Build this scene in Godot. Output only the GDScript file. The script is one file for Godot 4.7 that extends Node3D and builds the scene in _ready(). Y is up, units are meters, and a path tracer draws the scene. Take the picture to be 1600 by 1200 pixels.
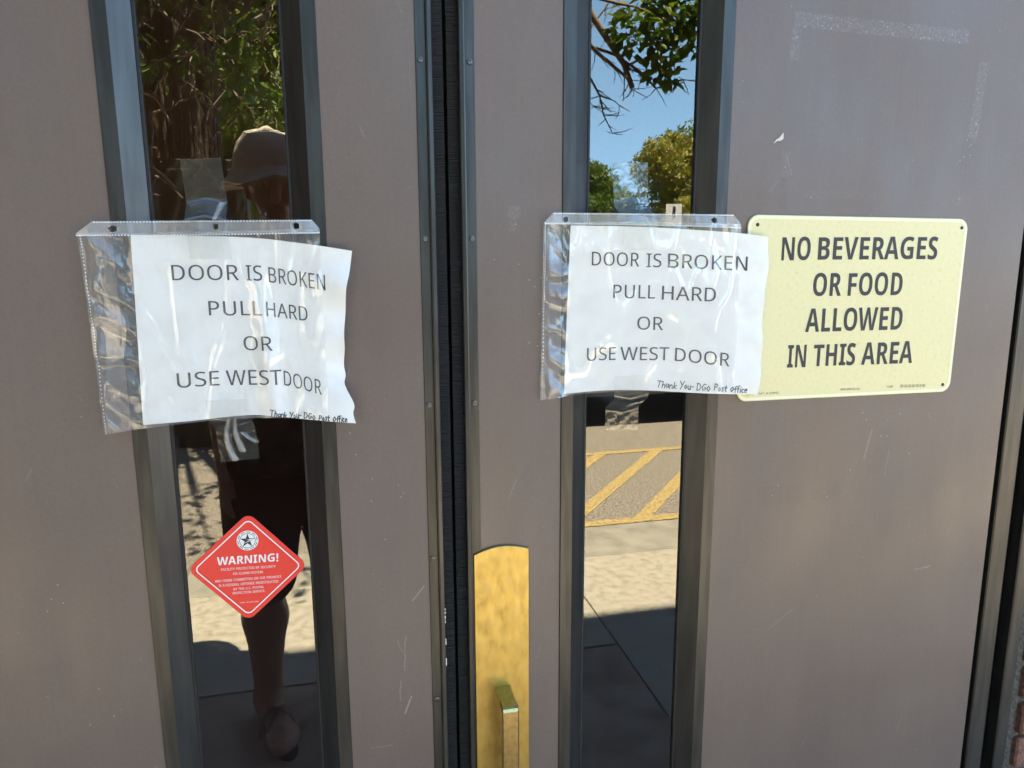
extends Node3D

# ------------------------------------------------------------------ mesh helpers
class Geo:
	var v := PackedVector3Array()
	var n := PackedVector3Array()
	var uv := PackedVector2Array()
	var col := PackedColorArray()
	func tri(a: Vector3, b: Vector3, c: Vector3, ua := Vector2.ZERO, ub := Vector2.ZERO, uc := Vector2.ZERO) -> void:
		var m := (c - a).cross(b - a).normalized()
		v.append(a); v.append(b); v.append(c)
		n.append(m); n.append(m); n.append(m)
		uv.append(ua); uv.append(ub); uv.append(uc)
	func quad(a: Vector3, b: Vector3, c: Vector3, d: Vector3) -> void:
		tri(a, b, c)
		tri(a, c, d)
	func otri(a: Vector3, b: Vector3, c: Vector3, mid: Vector3) -> void:
		if (c - a).cross(b - a).dot((a + b + c) / 3.0 - mid) >= 0.0:
			tri(a, b, c)
		else:
			tri(a, c, b)
	func oquad(a: Vector3, b: Vector3, c: Vector3, d: Vector3, mid: Vector3) -> void:
		otri(a, b, c, mid)
		otri(a, c, d, mid)
	func box(lo: Vector3, hi: Vector3, bev := 0.0, t := Transform3D()) -> void:
		var c := (lo + hi) / 2.0
		var h := (hi - lo) / 2.0
		var mid := t * c
		if bev <= 0.0:
			for ax in 3:
				for s in [-1.0, 1.0]:
					var q := []
					for k in [[-1.0, -1.0], [1.0, -1.0], [1.0, 1.0], [-1.0, 1.0]]:
						var p := Vector3()
						p[ax] = s * h[ax]
						p[(ax + 1) % 3] = k[0] * h[(ax + 1) % 3]
						p[(ax + 2) % 3] = k[1] * h[(ax + 2) % 3]
						q.append(t * (c + p))
					oquad(q[0], q[1], q[2], q[3], mid)
			return
		var P := {}
		for sx in [-1, 1]:
			for sy in [-1, 1]:
				for sz in [-1, 1]:
					for ax in 3:
						var p := Vector3(sx * (h.x - bev), sy * (h.y - bev), sz * (h.z - bev))
						p[ax] = [sx, sy, sz][ax] * h[ax]
						P[[sx, sy, sz, ax]] = t * (c + p)
					otri(P[[sx, sy, sz, 0]], P[[sx, sy, sz, 1]], P[[sx, sy, sz, 2]], mid)
		for a in 3:
			var b := (a + 1) % 3
			var d := (a + 2) % 3
			for s in [-1, 1]:
				var q := []
				for k in [[-1, -1], [1, -1], [1, 1], [-1, 1]]:
					var sg := [0, 0, 0]
					sg[a] = s; sg[b] = k[0]; sg[d] = k[1]
					q.append(P[[sg[0], sg[1], sg[2], a]])
				oquad(q[0], q[1], q[2], q[3], mid)
				for s2 in [-1, 1]:
					var e := []
					for k in [[-1, a], [-1, b], [1, b], [1, a]]:
						var sg := [0, 0, 0]
						sg[a] = s; sg[b] = s2; sg[d] = k[0]
						e.append(P[[sg[0], sg[1], sg[2], k[1]]])
					oquad(e[0], e[1], e[2], e[3], mid)
	func vert(p: Vector3, m: Vector3, u := Vector2.ZERO) -> void:
		v.append(p); n.append(m); uv.append(u)
	func tube(pts: Array, rad: Array, sides := 6, cap := true) -> void:
		var up := Vector3(0.31, 0.2, 0.93)
		var rings := []
		var k := pts.size()
		for i in k:
			var d: Vector3 = (pts[mini(i + 1, k - 1)] - pts[maxi(i - 1, 0)])
			d = d.normalized()
			var x := up.cross(d)
			if x.length() < 0.05:
				x = Vector3(1, 0.1, 0).cross(d)
			x = x.normalized()
			var y := d.cross(x)
			up = y.cross(x) * -1.0 if false else up
			var ring := []
			for j in sides:
				var a := TAU * j / sides
				ring.append(x * cos(a) + y * sin(a))
			rings.append(ring)
		for i in k - 1:
			for j in sides:
				var j2 := (j + 1) % sides
				var a: Vector3 = rings[i][j]
				var b: Vector3 = rings[i][j2]
				var c: Vector3 = rings[i + 1][j2]
				var d: Vector3 = rings[i + 1][j]
				var pa: Vector3 = pts[i] + a * rad[i]
				var pb: Vector3 = pts[i] + b * rad[i]
				var pc: Vector3 = pts[i + 1] + c * rad[i + 1]
				var pd: Vector3 = pts[i + 1] + d * rad[i + 1]
				vert(pa, a); vert(pc, c); vert(pb, b)
				vert(pa, a); vert(pd, d); vert(pc, c)
		if cap:
			for e in [0, k - 1]:
				var m: Vector3 = pts[1] if e == 0 else pts[k - 2]
				for j in sides:
					otri(pts[e], pts[e] + rings[e][j] * rad[e], pts[e] + rings[e][(j + 1) % sides] * rad[e], m)
	func lathe(prof: Array, sides: int, t := Transform3D()) -> void:
		# profile of (radius, height along local z), outward normals flat along profile
		for i in prof.size() - 1:
			var p0: Vector2 = prof[i]
			var p1: Vector2 = prof[i + 1]
			var s := Vector2(p1.y - p0.y, p0.x - p1.x).normalized()
			for j in sides:
				var a0 := TAU * j / sides
				var a1 := TAU * (j + 1) / sides
				var q := []
				var m := []
				for w in [[p0, a0], [p0, a1], [p1, a1], [p1, a0]]:
					q.append(t * Vector3(cos(w[1]) * w[0].x, sin(w[1]) * w[0].x, w[0].y))
					m.append((t.basis * Vector3(cos(w[1]) * s.x, sin(w[1]) * s.x, s.y)).normalized())
				if p0.x > 1e-6:
					vert(q[0], m[0]); vert(q[2], m[2]); vert(q[1], m[1])
				if p1.x > 1e-6:
					vert(q[0], m[0]); vert(q[3], m[3]); vert(q[2], m[2])
	func grid(nx: int, ny: int, f: Callable) -> void:
		# f(s, t): s runs right, t runs down, front faces the viewer
		var p := []
		for j in ny + 1:
			for i in nx + 1:
				p.append(f.call(float(i) / nx, float(j) / ny))
		var m := []
		for j in ny + 1:
			for i in nx + 1:
				var dx: Vector3 = p[j * (nx + 1) + mini(i + 1, nx)] - p[j * (nx + 1) + maxi(i - 1, 0)]
				var dy: Vector3 = p[mini(j + 1, ny) * (nx + 1) + i] - p[maxi(j - 1, 0) * (nx + 1) + i]
				m.append(dy.cross(dx).normalized())
		for j in ny:
			for i in nx:
				var a := j * (nx + 1) + i
				for k in [a, a + 1, a + nx + 2, a, a + nx + 2, a + nx + 1]:
					vert(p[k], m[k], Vector2(float(k % (nx + 1)) / nx, float(k / (nx + 1)) / ny))
	func poly(pts: PackedVector2Array, zf: Callable) -> void:
		var ix := Geometry2D.triangulate_polygon(pts)
		for i in range(0, ix.size(), 3):
			var q := []
			for k in 3:
				var p := pts[ix[i + k]]
				q.append(Vector3(p.x, p.y, zf.call(p.x, p.y)))
			otri(q[0], q[1], q[2], Vector3(q[0].x, q[0].y, -50))
	func slab(pts: PackedVector2Array, z0: float, z1: float, bev := 0.0) -> void:
		# a plate with the given outline, from z0 to z1, front edge chamfered
		var c := Vector2.ZERO
		for p in pts:
			c += p / pts.size()
		var inner := PackedVector2Array()
		if bev > 0.0:
			var k := pts.size()
			for i in k:
				var e0 := (pts[i] - pts[(i + k - 1) % k]).normalized()
				var e1 := (pts[(i + 1) % k] - pts[i]).normalized()
				var nn := (e0 + e1).orthogonal().normalized()
				if nn.dot(c - pts[i]) < 0.0:
					nn = -nn
				inner.append(pts[i] + nn * bev)
		else:
			inner = pts
		poly(inner, func(_x, _y): return z1)
		for i in pts.size():
			var j := (i + 1) % pts.size()
			var mid := Vector3(c.x, c.y, (z0 + z1) / 2.0)
			var zb := z1 - bev
			oquad(Vector3(pts[i].x, pts[i].y, z0), Vector3(pts[j].x, pts[j].y, z0), Vector3(pts[j].x, pts[j].y, zb), Vector3(pts[i].x, pts[i].y, zb), mid)
			if bev > 0.0:
				oquad(Vector3(pts[i].x, pts[i].y, zb), Vector3(pts[j].x, pts[j].y, zb), Vector3(inner[j].x, inner[j].y, z1), Vector3(inner[i].x, inner[i].y, z1), mid)
	func leaf(at: Vector3, dir: Vector3, side: Vector3, ln: float, wd: float, c := Color(-1, 0, 0)) -> void:
		var up := side.cross(dir).normalized()
		var tip := at + dir * ln - up * ln * 0.14
		var m1 := at + dir * ln * 0.3 + up * wd * 0.12
		var m2 := at + dir * ln * 0.68 + up * wd * 0.06
		var l1 := m1 - side * wd * 0.5
		var l2 := m2 - side * wd * 0.42
		var r1 := m1 + side * wd * 0.5
		var r2 := m2 + side * wd * 0.42
		tri(at, l1, l2)
		tri(at, l2, tip)
		tri(at, tip, r2)
		tri(at, r2, r1)
		if c.r >= 0.0:
			for i in 12:
				col.append(c)
	func mesh() -> ArrayMesh:
		var a := []
		a.resize(Mesh.ARRAY_MAX)
		a[Mesh.ARRAY_VERTEX] = v
		a[Mesh.ARRAY_NORMAL] = n
		a[Mesh.ARRAY_TEX_UV] = uv
		if col.size() == v.size():
			a[Mesh.ARRAY_COLOR] = col
		var m := ArrayMesh.new()
		m.add_surface_from_arrays(Mesh.PRIMITIVE_TRIANGLES, a)
		return m

func obj(called: String, g, m: Material, parent: Node = self) -> MeshInstance3D:
	var o := MeshInstance3D.new()
	o.name = called
	o.mesh = g.mesh() if g is Geo else g
	o.material_override = m
	parent.add_child(o, true)
	return o

func thing(called: String, label: String, category: String, at := Vector3.ZERO, group := "") -> Node3D:
	var o := Node3D.new()
	o.name = called
	add_child(o, true)
	o.position = at
	tag(o, label, category, group)
	return o

func tag(o: Node, label: String, category: String, group := "") -> void:
	o.set_meta("label", label)
	o.set_meta("category", category)
	if group:
		o.set_meta("group", group)

func lin(r: float, g: float, b: float, a := 1.0) -> Color:
	var c := Color(r, g, b).linear_to_srgb()
	c.a = a
	return c

func mat(c: Color, rough := 0.6, metal := 0.0, spec := 0.5) -> StandardMaterial3D:
	var m := StandardMaterial3D.new()
	m.albedo_color = c
	m.roughness = rough
	m.metallic = metal
	m.metallic_specular = spec
	return m

func noise(freq: float, sd: int, octaves := 4, kind := FastNoiseLite.TYPE_SIMPLEX_SMOOTH) -> FastNoiseLite:
	var f := FastNoiseLite.new()
	f.noise_type = kind
	f.frequency = freq
	f.seed = sd
	f.fractal_octaves = octaves
	return f

func ntex(freq: float, sd: int, cols: Array, offs: Array, size := 512, octaves := 5, normal := false, bump := 4.0) -> NoiseTexture2D:
	var t := NoiseTexture2D.new()
	t.width = size
	t.height = size
	t.seamless = true
	t.noise = noise(freq, sd, octaves)
	if normal:
		t.as_normal_map = true
		t.bump_strength = bump
	elif cols.size():
		var gr := Gradient.new()
		gr.offsets = PackedFloat32Array(offs)
		gr.colors = PackedColorArray(cols)
		t.color_ramp = gr
	return t

# world-scaled procedural stone, soil and metal
func triplanar(m: StandardMaterial3D, tex: Texture2D, scale: float, rel: Texture2D = null, depth := 0.0) -> StandardMaterial3D:
	m.albedo_texture = tex
	m.uv1_triplanar = true
	m.uv1_world_triplanar = true
	m.uv1_scale = Vector3.ONE * scale
	if rel:
		m.heightmap_enabled = true
		m.heightmap_texture = rel
		m.heightmap_scale = depth
	return m

# ------------------------------------------------------------------ text
var sans := SystemFont.new()
var bold := SystemFont.new()

func text_on(g: Geo, text: String, font: Font, x0: float, y0: float, x1: float, y1: float, c0: float, c1: float, zf: Callable) -> void:
	var tm := TextMesh.new()
	tm.text = text
	tm.font = font
	tm.font_size = 64
	tm.pixel_size = 0.01
	tm.curve_step = 1.0
	tm.depth = 0.0
	var a := tm.get_mesh_arrays()
	var vs: PackedVector3Array = a[Mesh.ARRAY_VERTEX]
	var ns: PackedVector3Array = a[Mesh.ARRAY_NORMAL]
	var ix: PackedInt32Array = a[Mesh.ARRAY_INDEX] if a[Mesh.ARRAY_INDEX] != null else PackedInt32Array(range(vs.size()))
	var lo := Vector3.ONE * 1e9
	var hi := -lo
	for p in vs:
		lo = lo.min(p)
		hi = hi.max(p)
	for i in range(0, ix.size(), 3):
		if ns[ix[i]].z < 0.5:
			continue
		var q := []
		for k in 3:
			var p := vs[ix[i + k]]
			var f := (p.x - lo.x) / (hi.x - lo.x)
			var x := lerpf(x0, x1, f)
			var y := lerpf(y0, y1, f) + (p.y - lo.y) / (hi.y - lo.y) * lerpf(c0, c1, f)
			q.append(Vector3(x, y, zf.call(x, y)))
		g.otri(q[0], q[1], q[2], Vector3(q[0].x, q[0].y, -50))

# pen strokes of the handwritten line: each letter in a box one unit high
const PEN := {
	"T": [0.75, [[0.0, 1.0], [0.7, 0.95]], [[0.36, 1.0], [0.3, 0.0]]],
	"h": [0.55, [[0.05, 1.0], [0.05, 0.0]], [[0.05, 0.4], [0.25, 0.58], [0.42, 0.45], [0.42, 0.0]]],
	"a": [0.55, [[0.42, 0.5], [0.2, 0.58], [0.04, 0.3], [0.15, 0.02], [0.38, 0.15], [0.42, 0.5], [0.46, 0.0]]],
	"n": [0.55, [[0.05, 0.55], [0.05, 0.0]], [[0.05, 0.38], [0.25, 0.56], [0.42, 0.42], [0.44, 0.0]]],
	"k": [0.5, [[0.05, 1.0], [0.05, 0.0]], [[0.4, 0.55], [0.06, 0.26], [0.44, 0.0]]],
	"Y": [0.65, [[0.0, 1.0], [0.3, 0.5]], [[0.62, 1.0], [0.15, -0.15]]],
	"o": [0.5, [[0.22, 0.55], [0.04, 0.3], [0.2, 0.0], [0.4, 0.25], [0.22, 0.55]]],
	"u": [0.5, [[0.05, 0.55], [0.08, 0.1], [0.25, 0.0], [0.4, 0.2], [0.4, 0.55], [0.44, 0.0]]],
	"-": [0.4, [[0.02, 0.35], [0.32, 0.38]]],
	" ": [0.4],
	"D": [0.75, [[0.08, 0.95], [0.06, 0.0], [0.4, 0.05], [0.66, 0.45], [0.4, 0.9], [0.0, 0.96]]],
	"G": [0.7, [[0.6, 0.85], [0.3, 0.95], [0.05, 0.5], [0.2, 0.05], [0.5, 0.1], [0.6, 0.4], [0.35, 0.42]]],
	"O": [0.7, [[0.3, 0.8], [0.06, 0.4], [0.3, 0.0], [0.56, 0.4], [0.3, 0.8]]],
	"P": [0.6, [[0.06, 0.0], [0.08, 0.95]], [[0.08, 0.92], [0.45, 0.85], [0.42, 0.5], [0.08, 0.45]]],
	"s": [0.45, [[0.36, 0.55], [0.1, 0.5], [0.3, 0.28], [0.28, 0.04], [0.03, 0.02]]],
	"t": [0.45, [[0.2, 0.95], [0.2, 0.05], [0.34, 0.0]], [[0.0, 0.6], [0.4, 0.62]]],
	"f": [0.4, [[0.42, 0.95], [0.25, 1.0], [0.18, 0.8], [0.14, -0.05]], [[0.0, 0.52], [0.36, 0.55]]],
	"i": [0.25, [[0.1, 0.52], [0.1, 0.0]], [[0.1, 0.75], [0.13, 0.8]]],
	"c": [0.45, [[0.38, 0.5], [0.15, 0.55], [0.04, 0.25], [0.18, 0.0], [0.38, 0.06]]],
	"e": [0.45, [[0.06, 0.3], [0.38, 0.34], [0.24, 0.55], [0.05, 0.3], [0.16, 0.0], [0.4, 0.08]]],
}

func handwriting(g: Geo, text: String, x0: float, y0: float, x1: float, y1: float, h: float, w: float, zf: Callable) -> void:
	var total := 0.0
	for ch in text:
		total += PEN[ch][0]
	var at := 0.0
	for ch in text:
		var d: Array = PEN[ch]
		var hop := rng.randf_range(-0.10, 0.10)
		var lean := rng.randf_range(0.04, 0.22)
		var grow_by := rng.randf_range(0.88, 1.12)
		for k in range(1, d.size()):
			for i in d[k].size() - 1:
				var q := []
				for e in 2:
					var p: Array = d[k][i + e]
					var f: float = (at + p[0] * 0.95 + p[1] * lean) / total
					q.append(Vector2(lerpf(x0, x1, f), lerpf(y0, y1, f) + (p[1] * grow_by + hop) * h))
				var dir: Vector2 = (q[1] - q[0]).normalized()
				var o := dir.orthogonal() * w * 0.5
				var a: Vector2 = q[0] - dir * w * 0.4
				var b: Vector2 = q[1] + dir * w * 0.4
				var c := []
				for p in [a + o, b + o, b - o, a - o]:
					c.append(Vector3(p.x, p.y, zf.call(p.x, p.y)))
				g.oquad(c[0], c[1], c[2], c[3], Vector3(a.x, a.y, -50))
		at += d[0]

# ------------------------------------------------------------------ surfaces through a boundary
func along(pts: Array, f: float) -> Vector2:
	var k := pts.size() - 1
	var x := clampf(f, 0.0, 1.0) * k
	var i := mini(int(x), k - 1)
	var p: Array = []
	for j in [-1, 0, 1, 2]:
		var q: Array = pts[clampi(i + j, 0, k)]
		p.append(Vector2(q[0], q[1]))
	return p[1].cubic_interpolate(p[2], p[0], p[3], x - i)

func coons(top: Array, bottom: Array, left: Array, right: Array, s: float, t: float) -> Vector2:
	var a := along(top, s) * (1.0 - t) + along(bottom, s) * t
	var b := along(left, t) * (1.0 - s) + along(right, t) * s
	var c := (along(top, 0) * (1 - s) + along(top, 1) * s) * (1 - t) + (along(bottom, 0) * (1 - s) + along(bottom, 1) * s) * t
	return a + b - c

# ------------------------------------------------------------------ rounded bodies from bones
func body_mesh(bones: Array, k: float, cell: float) -> ArrayMesh:
	var lo := Vector3.ONE * 1e9
	var hi := -lo
	for b in bones:
		var r: float = maxf(b[2], b[3]) + 4.0 * cell + k
		lo = lo.min(b[0] - Vector3.ONE * r).min(b[1] - Vector3.ONE * r)
		hi = hi.max(b[0] + Vector3.ONE * r).max(b[1] + Vector3.ONE * r)
	var nx := int((hi.x - lo.x) / cell) + 2
	var ny := int((hi.y - lo.y) / cell) + 2
	var nz := int((hi.z - lo.z) / cell) + 2
	var field := PackedFloat32Array()
	field.resize(nx * ny * nz)
	for b in bones:
		var a: Vector3 = b[0]
		var ab: Vector3 = b[1] - a
		var l2 := maxf(ab.length_squared(), 1e-9)
		var ra: float = b[2]
		var rb: float = b[3]
		var r: float = maxf(ra, rb) + 3.0 * cell + 3.0 * k
		var p0: Vector3 = ((a.min(b[1]) - Vector3.ONE * r - lo) / cell).max(Vector3.ZERO)
		var p1: Vector3 = (a.max(b[1]) + Vector3.ONE * r - lo) / cell
		for z in range(int(p0.z), mini(int(p1.z) + 1, nz)):
			for y in range(int(p0.y), mini(int(p1.y) + 1, ny)):
				var row := (z * ny + y) * nx
				for x in range(int(p0.x), mini(int(p1.x) + 1, nx)):
					var p := lo + Vector3(x, y, z) * cell - a
					var t := clampf(p.dot(ab) / l2, 0.0, 1.0)
					field[row + x] += exp(-((p - ab * t).length() - lerpf(ra, rb, t)) / k)
	for i in field.size():
		field[i] = -k * log(field[i]) if field[i] > 1e-20 else 10.0 * k + cell
		field[i] = clampf(field[i], -3.0 * cell, 3.0 * cell)
	var id := PackedInt32Array()
	id.resize(field.size())
	id.fill(-1)
	var vs := PackedVector3Array()
	var ns := PackedVector3Array()
	var ix := PackedInt32Array()
	var sx := nx
	var sz := nx * ny
	for z in nz - 1:
		for y in ny - 1:
			for x in nx - 1:
				var o := z * sz + y * sx + x
				var f := [field[o], field[o + 1], field[o + sx], field[o + sx + 1], field[o + sz], field[o + sz + 1], field[o + sz + sx], field[o + sz + sx + 1]]
				var inside := 0
				for q in f:
					inside += 1 if q < 0.0 else 0
				if inside == 0 or inside == 8:
					continue
				var sum := Vector3.ZERO
				var cnt := 0
				for e in [[0, 1], [2, 3], [4, 5], [6, 7], [0, 2], [1, 3], [4, 6], [5, 7], [0, 4], [1, 5], [2, 6], [3, 7]]:
					var fa: float = f[e[0]]
					var fb: float = f[e[1]]
					if (fa < 0.0) != (fb < 0.0):
						var t := fa / (fa - fb)
						var pa := Vector3(e[0] & 1, (e[0] >> 1) & 1, e[0] >> 2)
						var pb := Vector3(e[1] & 1, (e[1] >> 1) & 1, e[1] >> 2)
						sum += pa.lerp(pb, t)
						cnt += 1
				id[o] = vs.size()
				vs.append(lo + (Vector3(x, y, z) + sum / cnt) * cell)
				ns.append(Vector3(f[1] + f[3] + f[5] + f[7] - f[0] - f[2] - f[4] - f[6], f[2] + f[3] + f[6] + f[7] - f[0] - f[1] - f[4] - f[5], f[4] + f[5] + f[6] + f[7] - f[0] - f[1] - f[2] - f[3]).normalized())
	for z in range(1, nz - 1):
		for y in range(1, ny - 1):
			for x in range(1, nx - 1):
				var o := z * sz + y * sx + x
				for ax in 3:
					var st: int = [1, sx, sz][ax]
					var ina := field[o] < 0.0
					if ina == (field[o + st] < 0.0):
						continue
					var u: int = [sx, sz, 1][ax]
					var w: int = [sz, 1, sx][ax]
					var q := [id[o - u - w], id[o - w], id[o], id[o - u]]
					if q.min() < 0:
						continue
					for k3 in [[0, 1, 2], [0, 2, 3]]:
						var a: int = q[k3[0]]
						var b: int = q[k3[1]]
						var c: int = q[k3[2]]
						if (vs[c] - vs[a]).cross(vs[b] - vs[a]).dot(ns[a] + ns[b] + ns[c]) < 0.0:
							var h := b
							b = c
							c = h
						ix.append(a); ix.append(b); ix.append(c)
	var arr := []
	arr.resize(Mesh.ARRAY_MAX)
	arr[Mesh.ARRAY_VERTEX] = vs
	arr[Mesh.ARRAY_NORMAL] = ns
	arr[Mesh.ARRAY_INDEX] = ix
	var m := ArrayMesh.new()
	m.add_surface_from_arrays(Mesh.PRIMITIVE_TRIANGLES, arr)
	return m

func V(a: Array) -> Vector3:
	return Vector3(a[0], a[1], a[2])

# ------------------------------------------------------------------ scene
const EYE := Vector3(0, 1.52, 0.9638)
const GLASS_Z := -0.02
var rng := RandomNumberGenerator.new()
var M := {}
var turn := Basis.from_euler(Vector3(deg_to_rad(-10.9036), deg_to_rad(-12.9551), deg_to_rad(-0.3001)), EULER_ORDER_YXZ)

func _ready() -> void:
	rng.seed = 4117
	# camera
	var cam := Camera3D.new()
	cam.name = "camera"
	cam.transform = Transform3D(turn, EYE)
	cam.fov = rad_to_deg(2.0 * atan(600.0 / 1202.16))
	cam.near = 0.02
	cam.far = 900.0
	add_child(cam)
	cam.current = true
	# sky, sun, exposure
	var env := Environment.new()
	env.background_mode = Environment.BG_SKY
	var sm := ProceduralSkyMaterial.new()
	sm.sky_top_color = lin(0.058, 0.102, 0.195)
	sm.sky_horizon_color = lin(0.28, 0.50, 0.74)
	sm.sky_curve = 0.2
	sm.ground_horizon_color = lin(0.34, 0.32, 0.27)
	sm.ground_bottom_color = lin(0.2, 0.19, 0.16)
	sm.sun_angle_max = 4.0
	var sky := Sky.new()
	sky.sky_material = sm
	env.sky = sky
	env.tonemap_mode = Environment.TONE_MAPPER_LINEAR
	env.tonemap_exposure = 10.2
	env.sdfgi_enabled = true
	env.ssao_enabled = true
	env.ssil_enabled = true
	var we := WorldEnvironment.new()
	we.name = "world_environment"
	we.environment = env
	add_child(we)
	var sun := DirectionalLight3D.new()
	sun.name = "sun"
	sun.light_color = Color(1.0, 0.94, 0.83)
	sun.light_energy = 1.6
	sun.light_angular_distance = 0.53
	sun.shadow_enabled = true
	sun.basis = Basis.looking_at(Vector3(-0.25, -1.0, 0.27).normalized(), Vector3.BACK)
	add_child(sun)

	sans.font_names = PackedStringArray(["Droid Sans"])
	bold.font_names = PackedStringArray(["Droid Sans"])
	bold.font_weight = 700
	make_materials()
	make_ground()
	make_building()
	make_door_frame()
	make_doors()
	make_trees()
	make_car()
	make_street_things()
	make_person()
	make_sign()
	make_sticker()
	make_notices()
	make_small_things()

func make_materials() -> void:
	M.bronze = mat(lin(0.13, 0.132, 0.135), 0.36, 0.75)
	var bt := ntex(0.02, 5, [lin(0.05, 0.049, 0.047), lin(0.07, 0.069, 0.066)], [0.25, 0.75], 256)
	triplanar(M.bronze, bt, 1.0)
	M.bronze.albedo_color = Color.WHITE
	M.bronze.uv1_scale = Vector3(14, 1.2, 14)
	M.dark_metal = mat(lin(0.02, 0.02, 0.021), 0.5, 0.3)
	M.rubber = mat(lin(0.006, 0.006, 0.006), 0.6)
	M.brush = mat(lin(0.008, 0.008, 0.009), 0.85)
	M.screw = mat(lin(0.16, 0.155, 0.15), 0.35, 0.9)
	M.chip = mat(lin(0.62, 0.6, 0.55), 0.5)
	M.black_ink = mat(lin(0.025, 0.025, 0.028), 0.6)
	M.grey_ink = mat(lin(0.055, 0.055, 0.06), 0.7)

	M.paper = mat(Color.WHITE, 0.75)
	M.paper.albedo_texture = ntex(0.012, 21, [lin(0.78, 0.77, 0.735), lin(0.83, 0.82, 0.79)], [0.1, 0.6], 512)
	M.paper.backlight_enabled = true
	M.paper.backlight = lin(0.15, 0.15, 0.15)
	M.film = mat(Color(1, 1, 1, 0.03), 0.02, 0.0, 0.5)
	M.film.transparency = BaseMaterial3D.TRANSPARENCY_ALPHA
	M.film_strip = mat(Color(0.97, 0.97, 0.97, 0.22), 0.12, 0.0, 0.5)
	M.film_strip.transparency = BaseMaterial3D.TRANSPARENCY_ALPHA
	M.weld = mat(lin(0.75, 0.77, 0.8), 0.3)
	M.tape = mat(Color(0.8, 0.82, 0.76, 0.02), 0.1, 0.0, 0.5)
	M.tape.transparency = BaseMaterial3D.TRANSPARENCY_ALPHA

	M.brick = []
	for i in 4:
		var b := mat(Color.WHITE, 0.85)
		var k: float = [1.0, 0.8, 1.15, 0.9][i]
		triplanar(b, ntex(0.03, 40 + i, [lin(0.10 * k, 0.05 * k, 0.038 * k), lin(0.2 * k, 0.09 * k, 0.06 * k)], [0.2, 0.8], 256), 9.0, ntex(0.08, 50 + i, [], [], 256), 0.15)
		M.brick.append(b)
	M.mortar = triplanar(mat(Color.WHITE, 0.95), ntex(0.05, 60, [lin(0.06, 0.055, 0.045), lin(0.14, 0.125, 0.105)], [0.2, 0.8], 256), 7.0, ntex(0.1, 61, [], [], 256), 0.3)
	M.sealant = triplanar(mat(Color.WHITE, 0.9), ntex(0.05, 64, [lin(0.03, 0.028, 0.024), lin(0.09, 0.08, 0.065)], [0.2, 0.8], 256), 9.0)
	M.wall = triplanar(mat(Color.WHITE, 0.9), ntex(0.03, 62, [lin(0.12, 0.06, 0.045), lin(0.2, 0.1, 0.07)], [0.2, 0.8], 256), 2.0)
	M.lobby = triplanar(mat(Color.WHITE, 0.8), ntex(0.02, 63, [lin(0.2, 0.15, 0.105), lin(0.26, 0.2, 0.145)], [0.2, 0.8], 256), 1.0)

	M.concrete = triplanar(mat(Color.WHITE, 0.9), ntex(0.012, 70, [lin(0.28, 0.255, 0.205), lin(0.36, 0.335, 0.275), lin(0.42, 0.395, 0.33)], [0.15, 0.5, 0.85], 1024, 7), 1.6, ntex(0.1, 71, [], [], 512, 4), 0.03)
	M.veil_brown = triplanar(mat(Color.WHITE, 0.9), ntex(0.012, 78, [lin(0.24, 0.18, 0.14), lin(0.32, 0.245, 0.19), lin(0.40, 0.33, 0.27)], [0.1, 0.5, 0.9], 512, 7), 0.9, ntex(0.1, 79, [], [], 512, 4), 0.03)  # near slab tone, browned further to imitate lobby haze in the glass
	M.gutter = triplanar(mat(Color.WHITE, 0.9), ntex(0.014, 72, [lin(0.22, 0.215, 0.18), lin(0.32, 0.305, 0.26)], [0.15, 0.85], 512, 6), 0.8, ntex(0.1, 73, [], [], 512, 4), 0.03)
	M.asphalt = triplanar(mat(Color.WHITE, 0.92), ntex(0.05, 74, [lin(0.10, 0.09, 0.075), lin(0.215, 0.195, 0.16), lin(0.38, 0.35, 0.295)], [0.25, 0.5, 0.78], 1024, 6), 1.1, ntex(0.12, 75, [], [], 512, 4), 0.5)
	M.yellow = triplanar(mat(Color.WHITE, 0.85), ntex(0.03, 76, [lin(0.2, 0.18, 0.14), lin(0.27, 0.22, 0.13), lin(0.46, 0.33, 0.1), lin(0.56, 0.42, 0.14)], [0.2, 0.42, 0.52, 0.85], 1024, 6), 1.3, ntex(0.12, 77, [], [], 512, 4), 0.4)

	M.bark = triplanar(mat(Color.WHITE, 0.95), ntex(0.02, 80, [lin(0.035, 0.024, 0.016), lin(0.1, 0.074, 0.05), lin(0.16, 0.125, 0.09)], [0.2, 0.55, 0.9], 512, 6), 1.0, ntex(0.03, 81, [], [], 512, 5), 3.0)
	M.bark.uv1_scale = Vector3(3.2, 0.55, 3.2)
	M.twig = mat(lin(0.2, 0.16, 0.12), 0.9)
	M.leaf = mat(Color.WHITE, 0.5)
	M.leaf.vertex_color_use_as_albedo = true
	M.leaf.backlight_enabled = true
	M.leaf.backlight = lin(0.6, 0.75, 0.2)

	# reflecting glazing: a part of the light is mirrored, the rest passes into the lobby
	M.glass = []
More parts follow.
